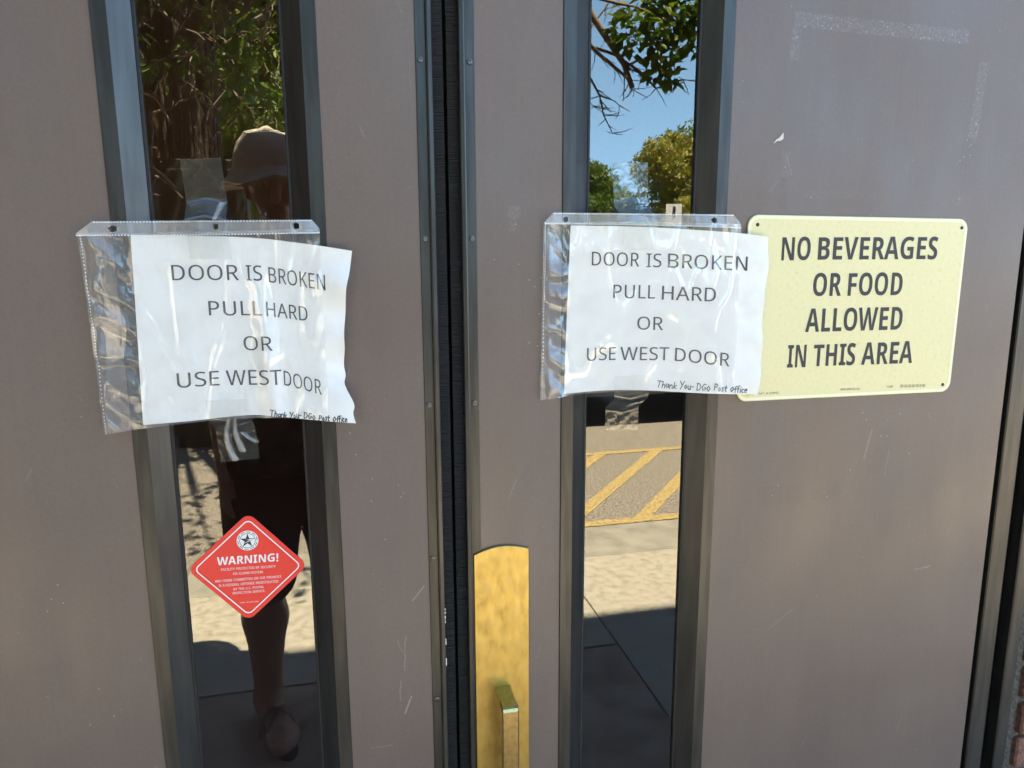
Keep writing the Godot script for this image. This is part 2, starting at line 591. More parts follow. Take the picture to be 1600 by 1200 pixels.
	for i in 2:
		var w := 256
		var h := 2048
		var im := Image.create_empty(w, h, false, Image.FORMAT_RGBA8)
		var me := Image.create_empty(w, h, false, Image.FORMAT_L8)
		im.fill(Color(0.94, 0.94, 0.92, 0.158))
		me.fill(Color.WHITE)
		for k in 420:
			var p := Vector2i(rng.randi_range(2, w - 3), rng.randi_range(2, h - 3))
			var d := rng.randf()
			im.set_pixelv(p, Color(0.75, 0.74, 0.7, lerpf(0.12, 0.5, d)))
			me.set_pixelv(p, Color.BLACK)
			if d > 0.85:
				im.set_pixelv(p + Vector2i(1, 0), Color(0.75, 0.74, 0.7, 0.5))
				me.set_pixelv(p + Vector2i(1, 0), Color.BLACK)
		var gm := mat(Color.WHITE, 0.0, 1.0)
		gm.albedo_texture = ImageTexture.create_from_image(im)
		gm.metallic_texture = ImageTexture.create_from_image(me)
		gm.metallic_texture_channel = BaseMaterial3D.TEXTURE_CHANNEL_RED
		gm.transparency = BaseMaterial3D.TRANSPARENCY_ALPHA
		gm.texture_repeat = false
		M.glass.append(gm)

	# brass with finger wear and tarnish; the grip is polished by hands
	M.worn_brass = mat(Color.WHITE, 0.27, 1.0)
	triplanar(M.worn_brass, ntex(0.02, 93, [lin(0.46, 0.33, 0.13), lin(0.60, 0.45, 0.2)], [0.1, 0.8], 512, 6), 8.0)
	M.brass = mat(Color.WHITE, 0.34, 1.0)
	triplanar(M.brass, ntex(0.016, 90, [lin(0.37, 0.265, 0.085), lin(0.44, 0.32, 0.10), lin(0.475, 0.35, 0.115), lin(0.505, 0.38, 0.135)], [0.1, 0.3, 0.55, 0.9], 512, 8), 5.0)
	M.brass.uv1_scale = Vector3(7, 3.2, 7)
	M.brass.roughness = 0.62
	M.brass.roughness_texture = ntex(0.02, 91, [Color(0.6, 0.6, 0.6), Color(0.75, 0.75, 0.75)], [0.2, 0.8], 512, 6)
	M.brass.roughness_texture_channel = BaseMaterial3D.TEXTURE_CHANNEL_GREEN

func make_ground() -> void:
	var lot := Node3D.new()
	lot.name = "parking_lot"
	lot.set_meta("kind", "structure")
	add_child(lot)
	var g := Geo.new()
	g.quad(Vector3(-400, -0.012, 500), Vector3(-400, -0.012, 2.0), Vector3(400, -0.012, 2.0), Vector3(400, -0.012, 500))
	obj("asphalt", g, M.asphalt, lot)
	# hatched no-parking zone
	for z in [[2.70, 2.775], [3.99, 4.055]]:
		g = Geo.new()
		g.quad(Vector3(0.45, -0.008, z[1]), Vector3(0.45, -0.008, z[0]), Vector3(6.5, -0.008, z[0]), Vector3(6.5, -0.008, z[1]))
		obj("painted_line", g, M.yellow, lot)
	for k in range(-2, 12):
		var x: float = 1.13 + 0.43 * k
		g = Geo.new()
		var a := Vector3(x, -0.008, 2.775)
		var b := Vector3(x + 1.03, -0.008, 3.99)
		var w := Vector3(0.105, 0, 0)
		if a.x < 0.45:
			continue
		g.quad(b, a, a + w, b + w)
		obj("painted_line", g, M.yellow, lot)
	# concrete walk in slabs with open joints
	var walk := Node3D.new()
	walk.name = "pavement"
	walk.set_meta("kind", "structure")
	add_child(walk)
	g = Geo.new()
	g.box(Vector3(-14, -0.3, -0.35), Vector3(14, -0.006, 2.684))
	obj("joint_bed", g, mat(lin(0.16, 0.14, 0.115), 0.95), walk)
	var xs := [-13.0, -11.2, -9.4, -7.6, -5.8, -4.0, -2.2, -0.72, 0.985, 2.7, 4.5, 6.3, 8.1, 9.9, 11.7]
	for r in [[-0.3, 1.512], [1.522, 2.30]]:
		for i in xs.size() - 1:
			g = Geo.new()
			var z1: float = r[1]
			if xs[i] > 0.5:   # past the long joint the slabs run through to the gutter
				if r[0] > 0.0:
					continue
				z1 = 2.30
			g.box(Vector3(xs[i] + 0.002, -0.1, r[0]), Vector3(xs[i + 1] - 0.002, rng.randf_range(-0.0012, 0.0012), z1), 0.002)
			obj("slab", g, M.concrete if r[0] > 0.0 or i != 7 else M.veil_brown, walk)
	for i in xs.size() - 1:
		g = Geo.new()
		g.box(Vector3(xs[i] + 0.004, -0.1, 2.307), Vector3(xs[i + 1] - 0.004, -0.004, 2.684), 0.006)
		obj("gutter_slab", g, M.gutter, walk)

func make_building() -> void:
	var b := thing("post_office_building", "brick building wall around the double entrance doors", "building")
	var g := Geo.new()
	# walls with thickness around the entrance and the lobby behind it
	g.box(Vector3(-12, 2.30, -0.30), Vector3(12, 6.5, 0.0))
	g.box(Vector3(-12, -0.1, -0.30), Vector3(-0.8165, 2.30, 0.0))
	g.box(Vector3(2.42, -0.1, -0.30), Vector3(12, 2.30, 0.0))
	g.box(Vector3(-3.6, -0.1, 0.0), Vector3(-3.3, 6.5, 2.1))   # added unseen wing that darkens the left door and its frame
	obj("wall", g, M.wall, b)
	g = Geo.new()
	g.box(Vector3(1.1005, 0.002, -0.30), Vector3(2.42, 2.30, -0.006))
	obj("mortar", g, M.mortar, b)
	# bricks beside the right jamb, laid in running bond
	var proto := []
	for i in 4:
		var q := Geo.new()
		q.box(Vector3(-0.0965, -0.0285, -0.04), Vector3(0.0965, 0.0285, 0.012), 0.003)
		proto.append(q.mesh())
	var half := Geo.new()
	half.box(Vector3(-0.0455, -0.0285, -0.04), Vector3(0.0455, 0.0285, 0.012), 0.003)
	var half_mesh := half.mesh()
	var y := 0.036
	var row := 0
	while y < 2.26:
		var x := 1.112
		if row % 2 == 1:
			brick(b, half_mesh, Vector3(x + 0.0455, y, -0.006))
			x += 0.1015
		while x + 0.193 < 2.42:
			brick(b, proto[rng.randi() % 4], Vector3(x + 0.0965, y, -0.006))
			x += 0.203
		y += 0.0665
		row += 1
	# lobby
	g = Geo.new()
	g.box(Vector3(-3.2, -0.1, -4.3), Vector3(-3.0, 2.9, -0.30))
	g.box(Vector3(3.0, -0.1, -4.3), Vector3(3.2, 2.9, -0.30))
	g.box(Vector3(-3.0, -0.1, -4.3), Vector3(3.0, 2.9, -4.1))
	obj("lobby_wall", g, M.lobby, b)
	g = Geo.new()
	g.box(Vector3(-3.0, -0.1, -4.1), Vector3(3.0, -0.03, -0.36))
	obj("lobby_floor", g, mat(lin(0.28, 0.19, 0.14), 0.5), b)
	g = Geo.new()
	g.box(Vector3(-3.2, 2.9, -4.3), Vector3(-2.1, 3.099, -0.30))
	g.box(Vector3(-1.2, 2.9, -4.3), Vector3(3.2, 3.099, -0.30))
	g.box(Vector3(-2.1, 2.9, -4.3), Vector3(-1.2, 3.099, -2.5))  # ceiling left open here so that sunlight brightens the lobby
	g.box(Vector3(-2.1, 2.9, -1.6), Vector3(-1.2, 3.099, -0.30))
	obj("lobby_ceiling", g, M.lobby, b)
	g = Geo.new()
	# flat roof behind the tall front, with an added opening that lights the lobby
	var hole := [-2.1, -1.2, -2.5, -1.6]
	g.box(Vector3(-12, 3.10, -9), Vector3(hole[0], 3.22, -0.30))
	g.box(Vector3(hole[1], 3.10, -9), Vector3(12, 3.22, -0.30))
	g.box(Vector3(hole[0], 3.10, -9), Vector3(hole[1], 3.22, hole[2]))
	g.box(Vector3(hole[0], 3.10, hole[3]), Vector3(hole[1], 3.22, -0.30))
	g.box(Vector3(-12, -0.1, -9.2), Vector3(12, 3.22, -9.0))
	g.box(Vector3(-12, -0.1, -9.0), Vector3(-11.8, 3.10, -0.3))
	g.box(Vector3(11.8, -0.1, -9.0), Vector3(12, 3.10, -0.3))
	obj("roof", g, M.wall, b)

func brick(b: Node, m: Mesh, at: Vector3) -> void:
	var o := obj("brick", m, M.brick[rng.randi() % 4], b)
	o.position = at + Vector3(rng.randf_range(-0.0015, 0.0015), rng.randf_range(-0.001, 0.001), rng.randf_range(-0.003, 0.003))
	o.rotation = Vector3(rng.randf_range(-0.01, 0.01), rng.randf_range(-0.012, 0.012), rng.randf_range(-0.006, 0.006))

func make_door_frame() -> void:
	var f := thing("door_frame", "dark bronze metal frame around the double entrance doors", "door frame")
	var g: Geo
	for s in [0, 1]:
		# mirrored about the middle of the pair of doors
		var mx := func(a: float, c: float) -> Array:
			return [a, c] if s == 0 else [0.2846 - c, 0.2846 - a]
		var parts := [["jamb", 1.0095, 1.0412, -0.06, 0.003, M.bronze], ["jamb_reveal", 1.0414, 1.0632, -0.06, -0.016, M.dark_metal], ["jamb", 1.0634, 1.0865, -0.06, 0.006, M.bronze], ["sealant", 1.0867, 1.1003, -0.06, 0.003, M.sealant]]
		for p in parts:
			var r: Array = mx.call(p[1], p[2])
			g = Geo.new()
			g.box(Vector3(r[0], 0.003, p[3]), Vector3(r[1], 2.17 if p[0] != "sealant" else 2.295, p[4]), 0.0018)
			obj(p[0], g, p[5], f)
		var r2: Array = mx.call(0.99, 1.0093)
		g = Geo.new()
		g.box(Vector3(r2[0], 0.003, -0.075), Vector3(r2[1], 2.17, -0.052))
		obj("door_stop", g, M.dark_metal, f)
	g = Geo.new()
	g.box(Vector3(-0.8015, 2.172, -0.06), Vector3(1.0865, 2.295, 0.006), 0.002)
	obj("head", g, M.bronze, f)
	g = Geo.new()
	g.box(Vector3(-0.76, 0.003, -0.07), Vector3(1.03, 0.014, 0.05), 0.004)
	obj("threshold", g, mat(lin(0.3, 0.29, 0.27), 0.4, 0.8), f)

# painted steel skin with scuffs, chips and old tape glue, 1.25 mm a pixel
func door_skin(which: int, x0: float, x1: float) -> StandardMaterial3D:
	var w := 688
	var h := 1704
	var n1 := noise(0.004, 100 + which, 4)
	var n2 := noise(0.35, 110 + which, 2)
	var n3 := noise(0.02, 120 + which, 3)
	var data := PackedByteArray()
	data.resize(w * h * 3)
	var streak := PackedFloat32Array()
	for x in w:
		streak.append(n2.get_noise_2d(x * 2.0, 0) * 0.020)
	var cb := lin(0.136, 0.101, 0.085)
	var coarse := PackedFloat32Array()
	var cw := w / 4 + 2
	for y in h / 4 + 2:
		for x in cw:
			coarse.append(n1.get_noise_2d(x * 4, y * 4) * 0.022 + n3.get_noise_2d(x * 7, y * 1.6) * 0.016)
	var fine := PackedFloat32Array()
	var n4 := noise(0.45, 130 + which, 2)
	for y in 400:
		for x in 400:
			fine.append(n4.get_noise_2d(x, y) * 0.035)
	var i := 0
	for y in h:
		for x in w:
			var k: float = 1.0 + coarse[(y >> 2) * cw + (x >> 2)] + streak[x] + (rng.randi() % 100 - 50) * 0.0004 + fine[((y >> 1) % 400) * 400 + ((x >> 1) % 400)]
			data[i] = int(clampf(cb.r * k, 0, 1) * 255)
			data[i + 1] = int(clampf(cb.g * k, 0, 1) * 255)
			data[i + 2] = int(clampf(cb.b * k, 0, 1) * 255)
			i += 3
	var im := Image.create_from_data(w, h, false, Image.FORMAT_RGB8, data)
	var px := func(x: float, y: float) -> Vector2:
		return Vector2((x - x0) / (x1 - x0) * w, (2.13 - y) / 2.13 * h)
	var blend := func(p: Vector2, c: Color, a: float) -> void:
		var q := Vector2i(p)
		if q.x >= 0 and q.y >= 0 and q.x < w and q.y < h:
			im.set_pixelv(q, im.get_pixelv(q).lerp(c, a))
	var pale := Color(0.78, 0.77, 0.74)
	# scattered chips and hairline scratches
	for k in 260:
		blend.call(Vector2(rng.randf() * w, rng.randf() * h), pale, rng.randf_range(0.15, 0.8) * rng.randf())
	for k in 46:
		var p := Vector2(rng.randf() * w, rng.randf() * h)
		var d := Vector2.from_angle(rng.randf_range(-2.2, -0.6))
		var l := rng.randf_range(4, 26)
		var a := rng.randf_range(0.06, 0.32)
		for t in int(l):
			blend.call(p + d * t, pale, a * rng.randf_range(0.4, 1.0))
	var lines := []
	if which == 0:
		lines = [[0.068, 0.875, 0.078, 0.9, 0.5], [0.062, 0.895, 0.064, 0.925, 0.2], [0.07, 0.94, 0.072, 0.99, 0.3], [0.02, 0.83, 0.05, 0.83, 0.15], [0.083, 1.04, 0.1, 1.06, 0.3]]
	else:
		lines = [[0.762, 1.19, 0.772, 1.235, 0.35], [0.80, 1.16, 0.805, 1.2, 0.15], [0.87, 1.0, 0.9, 1.003, 0.25], [0.62, 0.93, 0.66, 0.96, 0.2]]
	for s in lines:
		for t in 60:
			var q: Vector2 = px.call(lerpf(s[0], s[2], t / 60.0), lerpf(s[1], s[3], t / 60.0))
			blend.call(q, pale, s[4] * rng.randf_range(0.3, 1.0))
	var patches := []
	# x, y, half width, half height, lean, density, tone
	if which == 0:
		patches = [[-0.342, 1.62, 0.012, 0.012, 0.0, 0.16, Color(0.27, 0.23, 0.19)], [-0.335, 1.38, 0.012, 0.03, 0.0, 0.05, Color(0.25, 0.21, 0.18)], [0.03, 1.27, 0.02, 0.08, 0.0, 0.03, pale], [0.055, 1.16, 0.03, 0.05, 0.0, 0.07, Color(0.3, 0.27, 0.25)], [-0.36, 1.09, 0.03, 0.03, 0.0, 0.06, Color(0.52, 0.5, 0.48)], [-0.40, 1.25, 0.02, 0.05, 0.0, 0.07, Color(0.3, 0.27, 0.25)], [-0.31, 0.93, 0.02, 0.015, 0.0, 0.10, Color(0.5, 0.48, 0.46)]]
	else:
		patches = [[0.225, 1.55, 0.008, 0.007, 0.0, 0.5, Color(0.6, 0.58, 0.56)], [0.224, 1.534, 0.004, 0.008, 0.0, 0.4, Color(0.58, 0.56, 0.54)],
			[0.738, 1.791, 0.136, 0.0095, -0.035, 0.42, Color(0.60, 0.61, 0.64)], [0.606, 1.765, 0.007, 0.02, 0.05, 0.45, Color(0.60, 0.61, 0.64)],
			[0.899, 1.705, 0.0085, 0.052, 0.06, 0.42, Color(0.60, 0.61, 0.64)], [0.887, 1.632, 0.008, 0.022, 0.05, 0.5, Color(0.30, 0.27, 0.23)],
			[0.884, 1.565, 0.006, 0.006, 0.0, 0.3, Color(0.56, 0.55, 0.54)], [0.602, 1.615, 0.006, 0.018, 0.0, 0.3, Color(0.57, 0.56, 0.55)],
			[0.6, 1.575, 0.006, 0.02, 0.0, 0.4, Color(0.30, 0.27, 0.23)], [0.69, 1.573, 0.055, 0.006, -0.02, 0.2, Color(0.56, 0.55, 0.53)], [0.83, 1.545, 0.03, 0.003, 0.0, 0.12, Color(0.56, 0.55, 0.53)],
			[0.64, 1.272, 0.05, 0.006, 0.0, 0.07, Color(0.62, 0.6, 0.56)], [0.8, 1.26, 0.05, 0.012, 0.0, 0.06, Color(0.62, 0.6, 0.56)], [0.79, 1.2, 0.012, 0.035, 0.25, 0.22, Color(0.29, 0.26, 0.24)], [0.63, 1.145, 0.035, 0.014, 0.0, 0.16, Color(0.3, 0.27, 0.25)], [0.70, 1.14, 0.02, 0.008, 0.0, 0.2, Color(0.28, 0.25, 0.23)], [0.74, 1.165, 0.006, 0.03, 0.3, 0.16, Color(0.52, 0.5, 0.47)], [0.83, 1.215, 0.02, 0.045, 0.1, 0.10, Color(0.5, 0.48, 0.42)], [0.25, 1.7, 0.02, 0.02, 0.0, 0.06, Color(0.55, 0.53, 0.5)], [0.255, 1.42, 0.02, 0.05, 0.0, 0.07, Color(0.3, 0.27, 0.25)]]
	var n5 := noise(0.09, 140, 3)
	for s in patches:
		var c: Vector2 = px.call(s[0], s[1])
		var hw: float = s[2] / (x1 - x0) * w
		var hh: float = s[3] / 2.13 * h
		for yy in range(-int(hh), int(hh) + 1):
			for xx in range(-int(hw), int(hw) + 1):
				var p := c + Vector2(xx - s[4] * yy * (0 if hw > hh else 1), yy - s[4] * xx * (1 if hw > hh else 0))
				var a: float = s[5] * clampf(0.5 + n5.get_noise_2d(p.x * 3.0, p.y * 3.0) * 1.4, 0.0, 1.0) * rng.randf_range(0.1, 1.0)
				blend.call(p, s[6], a)
				if rng.randf() < 0.006 * s[5] / 0.4:
					blend.call(p, Color(0.85, 0.85, 0.85), 0.7)
	var m := mat(Color.WHITE, 0.39, 0.0, 0.5)
	m.albedo_texture = ImageTexture.create_from_image(im)
	m.roughness = 0.62
	m.roughness_texture = ntex(0.01, 150 + which, [Color(0.52, 0.52, 0.52), Color(0.76, 0.76, 0.76)], [0.25, 0.75], 512, 6)
	m.roughness_texture_channel = BaseMaterial3D.TEXTURE_CHANNEL_GREEN
	m.texture_repeat = false
	return m

func make_doors() -> void:
	var info := [
		[-0.7105, 0.1265, -0.2407, -0.2228, -0.0230, -0.0051, "taupe metal entrance door with the red warning sticker on its glass", -1],
		[0.1585, 1.0018, 0.2882, 0.3057, 0.5002, 0.5182, "taupe metal entrance door with the brass pull plate", 1],
	]
	for k in 2:
		var d: Array = info[k]
		var x0: float = d[0]
		var x1: float = d[1]
		var o := thing("entrance_door", d[6], "door")
		var y0 := 0.02
		var y1 := 2.165
		var gy0 := 0.30
		var gy1 := 2.0
		var g := Geo.new()
		# the skin round the opening for the glazing, with folded edges
		var fl: float = d[2] + 0.004
		var fr: float = d[5] - 0.004
		for r in [[x0, y0, fl, y1], [fr, y0, x1, y1], [fl, gy1 - 0.004, fr, y1], [fl, y0, fr, gy0 + 0.004]]:
			var lo := Vector3(r[0], r[1], -0.045)
			var hi := Vector3(r[2], r[3], 0.0)
			g.quad(Vector3(lo.x, hi.y, 0), Vector3(hi.x, hi.y, 0), Vector3(hi.x, lo.y, 0), Vector3(lo.x, lo.y, 0))
			g.quad(Vector3(hi.x, hi.y, -0.045), Vector3(lo.x, hi.y, -0.045), Vector3(lo.x, lo.y, -0.045), Vector3(hi.x, lo.y, -0.045))
		var mid := Vector3((x0 + x1) / 2, 1.0, -0.02)
		g.oquad(Vector3(x0, y0, 0), Vector3(x0, y1, 0), Vector3(x0, y1, -0.045), Vector3(x0, y0, -0.045), mid)
		g.oquad(Vector3(x1, y0, 0), Vector3(x1, y1, 0), Vector3(x1, y1, -0.045), Vector3(x1, y0, -0.045), mid)
		g.oquad(Vector3(x0, y1, 0), Vector3(x1, y1, 0), Vector3(x1, y1, -0.045), Vector3(x0, y1, -0.045), mid)
		g.oquad(Vector3(x0, y0, 0), Vector3(x1, y0, 0), Vector3(x1, y0, -0.045), Vector3(x0, y0, -0.045), mid)
		for i in g.v.size():
			g.uv[i] = Vector2((g.v[i].x - x0) / (x1 - x0), (2.13 - g.v[i].y) / 2.13)
		obj("panel", g, door_skin(k, x0, x1), o)
		# glazing beads: a flat face, then a splayed face down to the glass
		var slope := 0.0212
		var pf := 0.0018
		var sides := [
			["glazing_bead", Vector2(d[2], gy0), Vector2(d[2], gy1), Vector2(1, 0)], ["glazing_bead", Vector2(d[5], gy0), Vector2(d[5], gy1), Vector2(-1, 0)],
			["glazing_bead", Vector2(d[2], gy1), Vector2(d[5], gy1), Vector2(0, -1)], ["glazing_bead", Vector2(d[2], gy0), Vector2(d[5], gy0), Vector2(0, 1)]]
		for s in sides:
			g = Geo.new()
			var a: Vector2 = s[1]
			var b: Vector2 = s[2]
			var inw: Vector2 = s[3]
			var al: Vector2 = (b - a).normalized()
			var prof := [[0.0, 0.0006], [0.0008, pf], [0.0171, pf], [0.0178, pf - 0.0006], [0.0178 + slope, GLASS_Z + 0.003], [0.0178 + slope, -0.03], [0.0, -0.03]]
			var pts := []
			for p in prof:
				var q := []
				for e in 2:
					var base: Vector2 = (a + al * p[0] if e == 0 else b - al * p[0]) + inw * p[0]
					q.append(Vector3(base.x, base.y, p[1]))
				pts.append(q)
			var c := Vector3((a.x + b.x) / 2 + inw.x * 0.013, (a.y + b.y) / 2 + inw.y * 0.013, -0.018)
			for i in pts.size():
				var j := (i + 1) % pts.size()
				g.oquad(pts[i][0], pts[i][1], pts[j][1], pts[j][0], c)
			obj(s[0], g, M.bronze, o)
		var il: float = d[2] + 0.0178 + slope
		var ir: float = d[5] - 0.0178 - slope
		var it := gy1 - 0.0178 - slope
		var ib := gy0 + 0.0178 + slope
		g = Geo.new()
		for r in [[il - 0.001, ib, il + 0.0028, it], [ir - 0.0028, ib, ir + 0.001, it], [il + 0.0028, it - 0.0028, ir - 0.0028, it], [il + 0.0028, ib, ir - 0.0028, ib + 0.0028]]:
			g.box(Vector3(r[0], r[1], GLASS_Z - 0.001), Vector3(r[2], r[3], GLASS_Z + 0.0042), 0.0008)
		obj("gasket", g, M.rubber, o)
		# the pane: a reflecting front sheet set in the frame
		g = Geo.new()
		g.grid(4, 24, func(s, t): return Vector3(lerpf(il - 0.004, ir + 0.004, s), lerpf(it + 0.004, ib - 0.004, t), GLASS_Z))
		obj("glass_pane", g, M.glass[k], o)
		# meeting edge: screwed strip with a raised lip and a brush seal
		var e0: float = [0.1066, 0.1772][k]
		var dir: float = [1.0, -1.0][k]
		var strip := Geo.new()
		var sp := [[0.0, 0.0], [0.0006, 0.0016], [0.0118, 0.0016], [0.0126, 0.0062], [0.0142, 0.0072], [0.0186, 0.0068], [0.0198, 0.0052], [0.0198, -0.02], [0.0, -0.0005]]
		for i in sp.size():
			var j := (i + 1) % sp.size()
			var pa: Array = sp[i]
			var pb: Array = sp[j]
			strip.oquad(Vector3(e0 + dir * pa[0], y0, pa[1]), Vector3(e0 + dir * pa[0], y1, pa[1]), Vector3(e0 + dir * pb[0], y1, pb[1]), Vector3(e0 + dir * pb[0], y0, pb[1]), Vector3(e0 + dir * 0.012, 1.0, -0.003))
		var st := obj("astragal_strip", strip, M.bronze, o)
		var br := Geo.new()
		var yy := y0
		while yy < y1:
			var len := rng.randf_range(0.0136, 0.0141)
			var zz := rng.randf_range(-0.0031, -0.0022)
			var hgt := rng.randf_range(0.0009, 0.0016)
			var xa: float = e0 + dir * 0.0192
			var xb: float = e0 + dir * (0.0192 + len)
			var tilt := rng.randf_range(-0.0006, 0.0006)
			br.box(Vector3(minf(xa, xb), yy, zz - 0.006), Vector3(maxf(xa, xb), yy + hgt, zz), 0.0)
			yy += hgt + 0.0002 + absf(tilt)
		var bo := obj("brush_seal", br, M.brush, st)
		bo.set_meta("kind", "stuff")
		for i in range(-6, 4):
			var sy := 1.5162 + 0.2085 * i + rng.randf_range(-0.001, 0.001)
			if sy < y0 + 0.02 or sy > y1 - 0.02 or (k == 1 and sy < 1.1):
				continue
			var sg := Geo.new()
			var tt := Transform3D(Basis(Vector3.BACK, rng.randf() * TAU), Vector3(e0 + dir * 0.0058, sy, 0.0016))
			sg.lathe([Vector2(0.0037, 0.0), Vector2(0.0036, 0.0009), Vector2(0.0029, 0.0016), Vector2(0.0017, 0.0018), Vector2(0.0015, 0.0002), Vector2(0.0, 0.0002)], 14, tt)
			obj("screw", sg, M.screw, st)
		# worn paint on the lip of the left strip
		if k == 0:
			var cap := Geo.new()
			cap.box(Vector3(0.1268, y0, -0.044), Vector3(0.1582, y1, -0.032), 0.001)
			obj("gap_blocker", cap, M.rubber, o)  # black strip added to stop lobby light showing between the brushes
			for i in 10:
				var wy := rng.randf_range(0.935, 1.035)
				var wg := Geo.new()
				wg.box(Vector3(0.1252, wy, 0.0052), Vector3(0.1268, wy + rng.randf_range(0.002, 0.009), 0.0068), 0.0004)
				obj("paint_chip", wg, M.chip, st)
		if k == 1:
			make_pull(o)

func make_pull(door: Node) -> void:
	# arched brass plate
	var pts := PackedVector2Array()
	var x0 := 0.1668
	var x1 := 0.2432
	pts.append(Vector2(x0, 0.66))
	for i in 17:
		var f := i / 16.0
		pts.append(Vector2(lerpf(x0, x1, f), 1.0945 + 0.0125 * sin(PI * (0.12 + 0.78 * f)) - 0.001 + 0.003 * f))
	pts.append(Vector2(x1, 0.66))
	var g := Geo.new()
	g.slab(pts, 0.0005, 0.0046, 0.0007)
	var plate := obj("pull_plate", g, M.brass, door)
	plate.set_meta("label", "tarnished brass pull plate with an arched top")
	# flat bar grip, bent out from the plate and down
	var xc := 0.2052
	var w := 0.0116
	var prof := [Vector2(0.9085, 0.0), Vector2(0.9040, 0.0440), Vector2(0.9025, 0.0480), Vector2(0.8985, 0.0500), Vector2(0.70, 0.0500), Vector2(0.69, 0.046), Vector2(0.684, 0.036), Vector2(0.6815, 0.0)]
	var inner := [Vector2(0.9005, 0.0), Vector2(0.8975, 0.0400), Vector2(0.8965, 0.0415), Vector2(0.8945, 0.0425), Vector2(0.7015, 0.0425), Vector2(0.6955, 0.0395), Vector2(0.6925, 0.034), Vector2(0.6900, 0.0)]
	var h := Geo.new()
	var zp := 0.0044
	var drop := 0.008
	var bv := 0.0016
	for i in prof.size() - 1:
		var a: Vector2 = prof[i]
		var b: Vector2 = prof[i + 1]
		var c: Vector2 = inner[i]
		var d: Vector2 = inner[i + 1]
		var mid := Vector3(xc, (a.x + b.x + c.x + d.x) / 4 - drop, (a.y + b.y + c.y + d.y) / 4 + zp)
		var P := func(x: float, q: Vector2) -> Vector3: return Vector3(xc + x, q.x - drop, q.y + zp)
		var am := a.lerp(c, 0.2)
		var bm := b.lerp(d, 0.2)
		h.oquad(P.call(-w + bv, a), P.call(w - bv, a), P.call(w - bv, b), P.call(-w + bv, b), mid)
		for s in [-1.0, 1.0]:
			h.oquad(P.call(s * (w - bv), a), P.call(s * w, am), P.call(s * w, bm), P.call(s * (w - bv), b), mid)
			h.oquad(P.call(s * w, am), P.call(s * w, c), P.call(s * w, d), P.call(s * w, bm), mid)
		h.oquad(P.call(-w, c), P.call(w, c), P.call(w, d), P.call(-w, d), mid)
	obj("grip", h, M.worn_brass, plate)

# ------------------------------------------------------------------ things fixed to the doors
func rounded(x0: float, y0: float, x1: float, y1: float, r: float, k := 6) -> PackedVector2Array:
	var p := PackedVector2Array()
	for c in [[x1 - r, y1 - r, 0.0], [x0 + r, y1 - r, 0.5], [x0 + r, y0 + r, 1.0], [x1 - r, y0 + r, 1.5]]:
		for i in k + 1:
			var a: float = PI * (c[2] + 0.5 * i / k)
			p.append(Vector2(c[0] + cos(a) * r, c[1] + sin(a) * r))
	return p

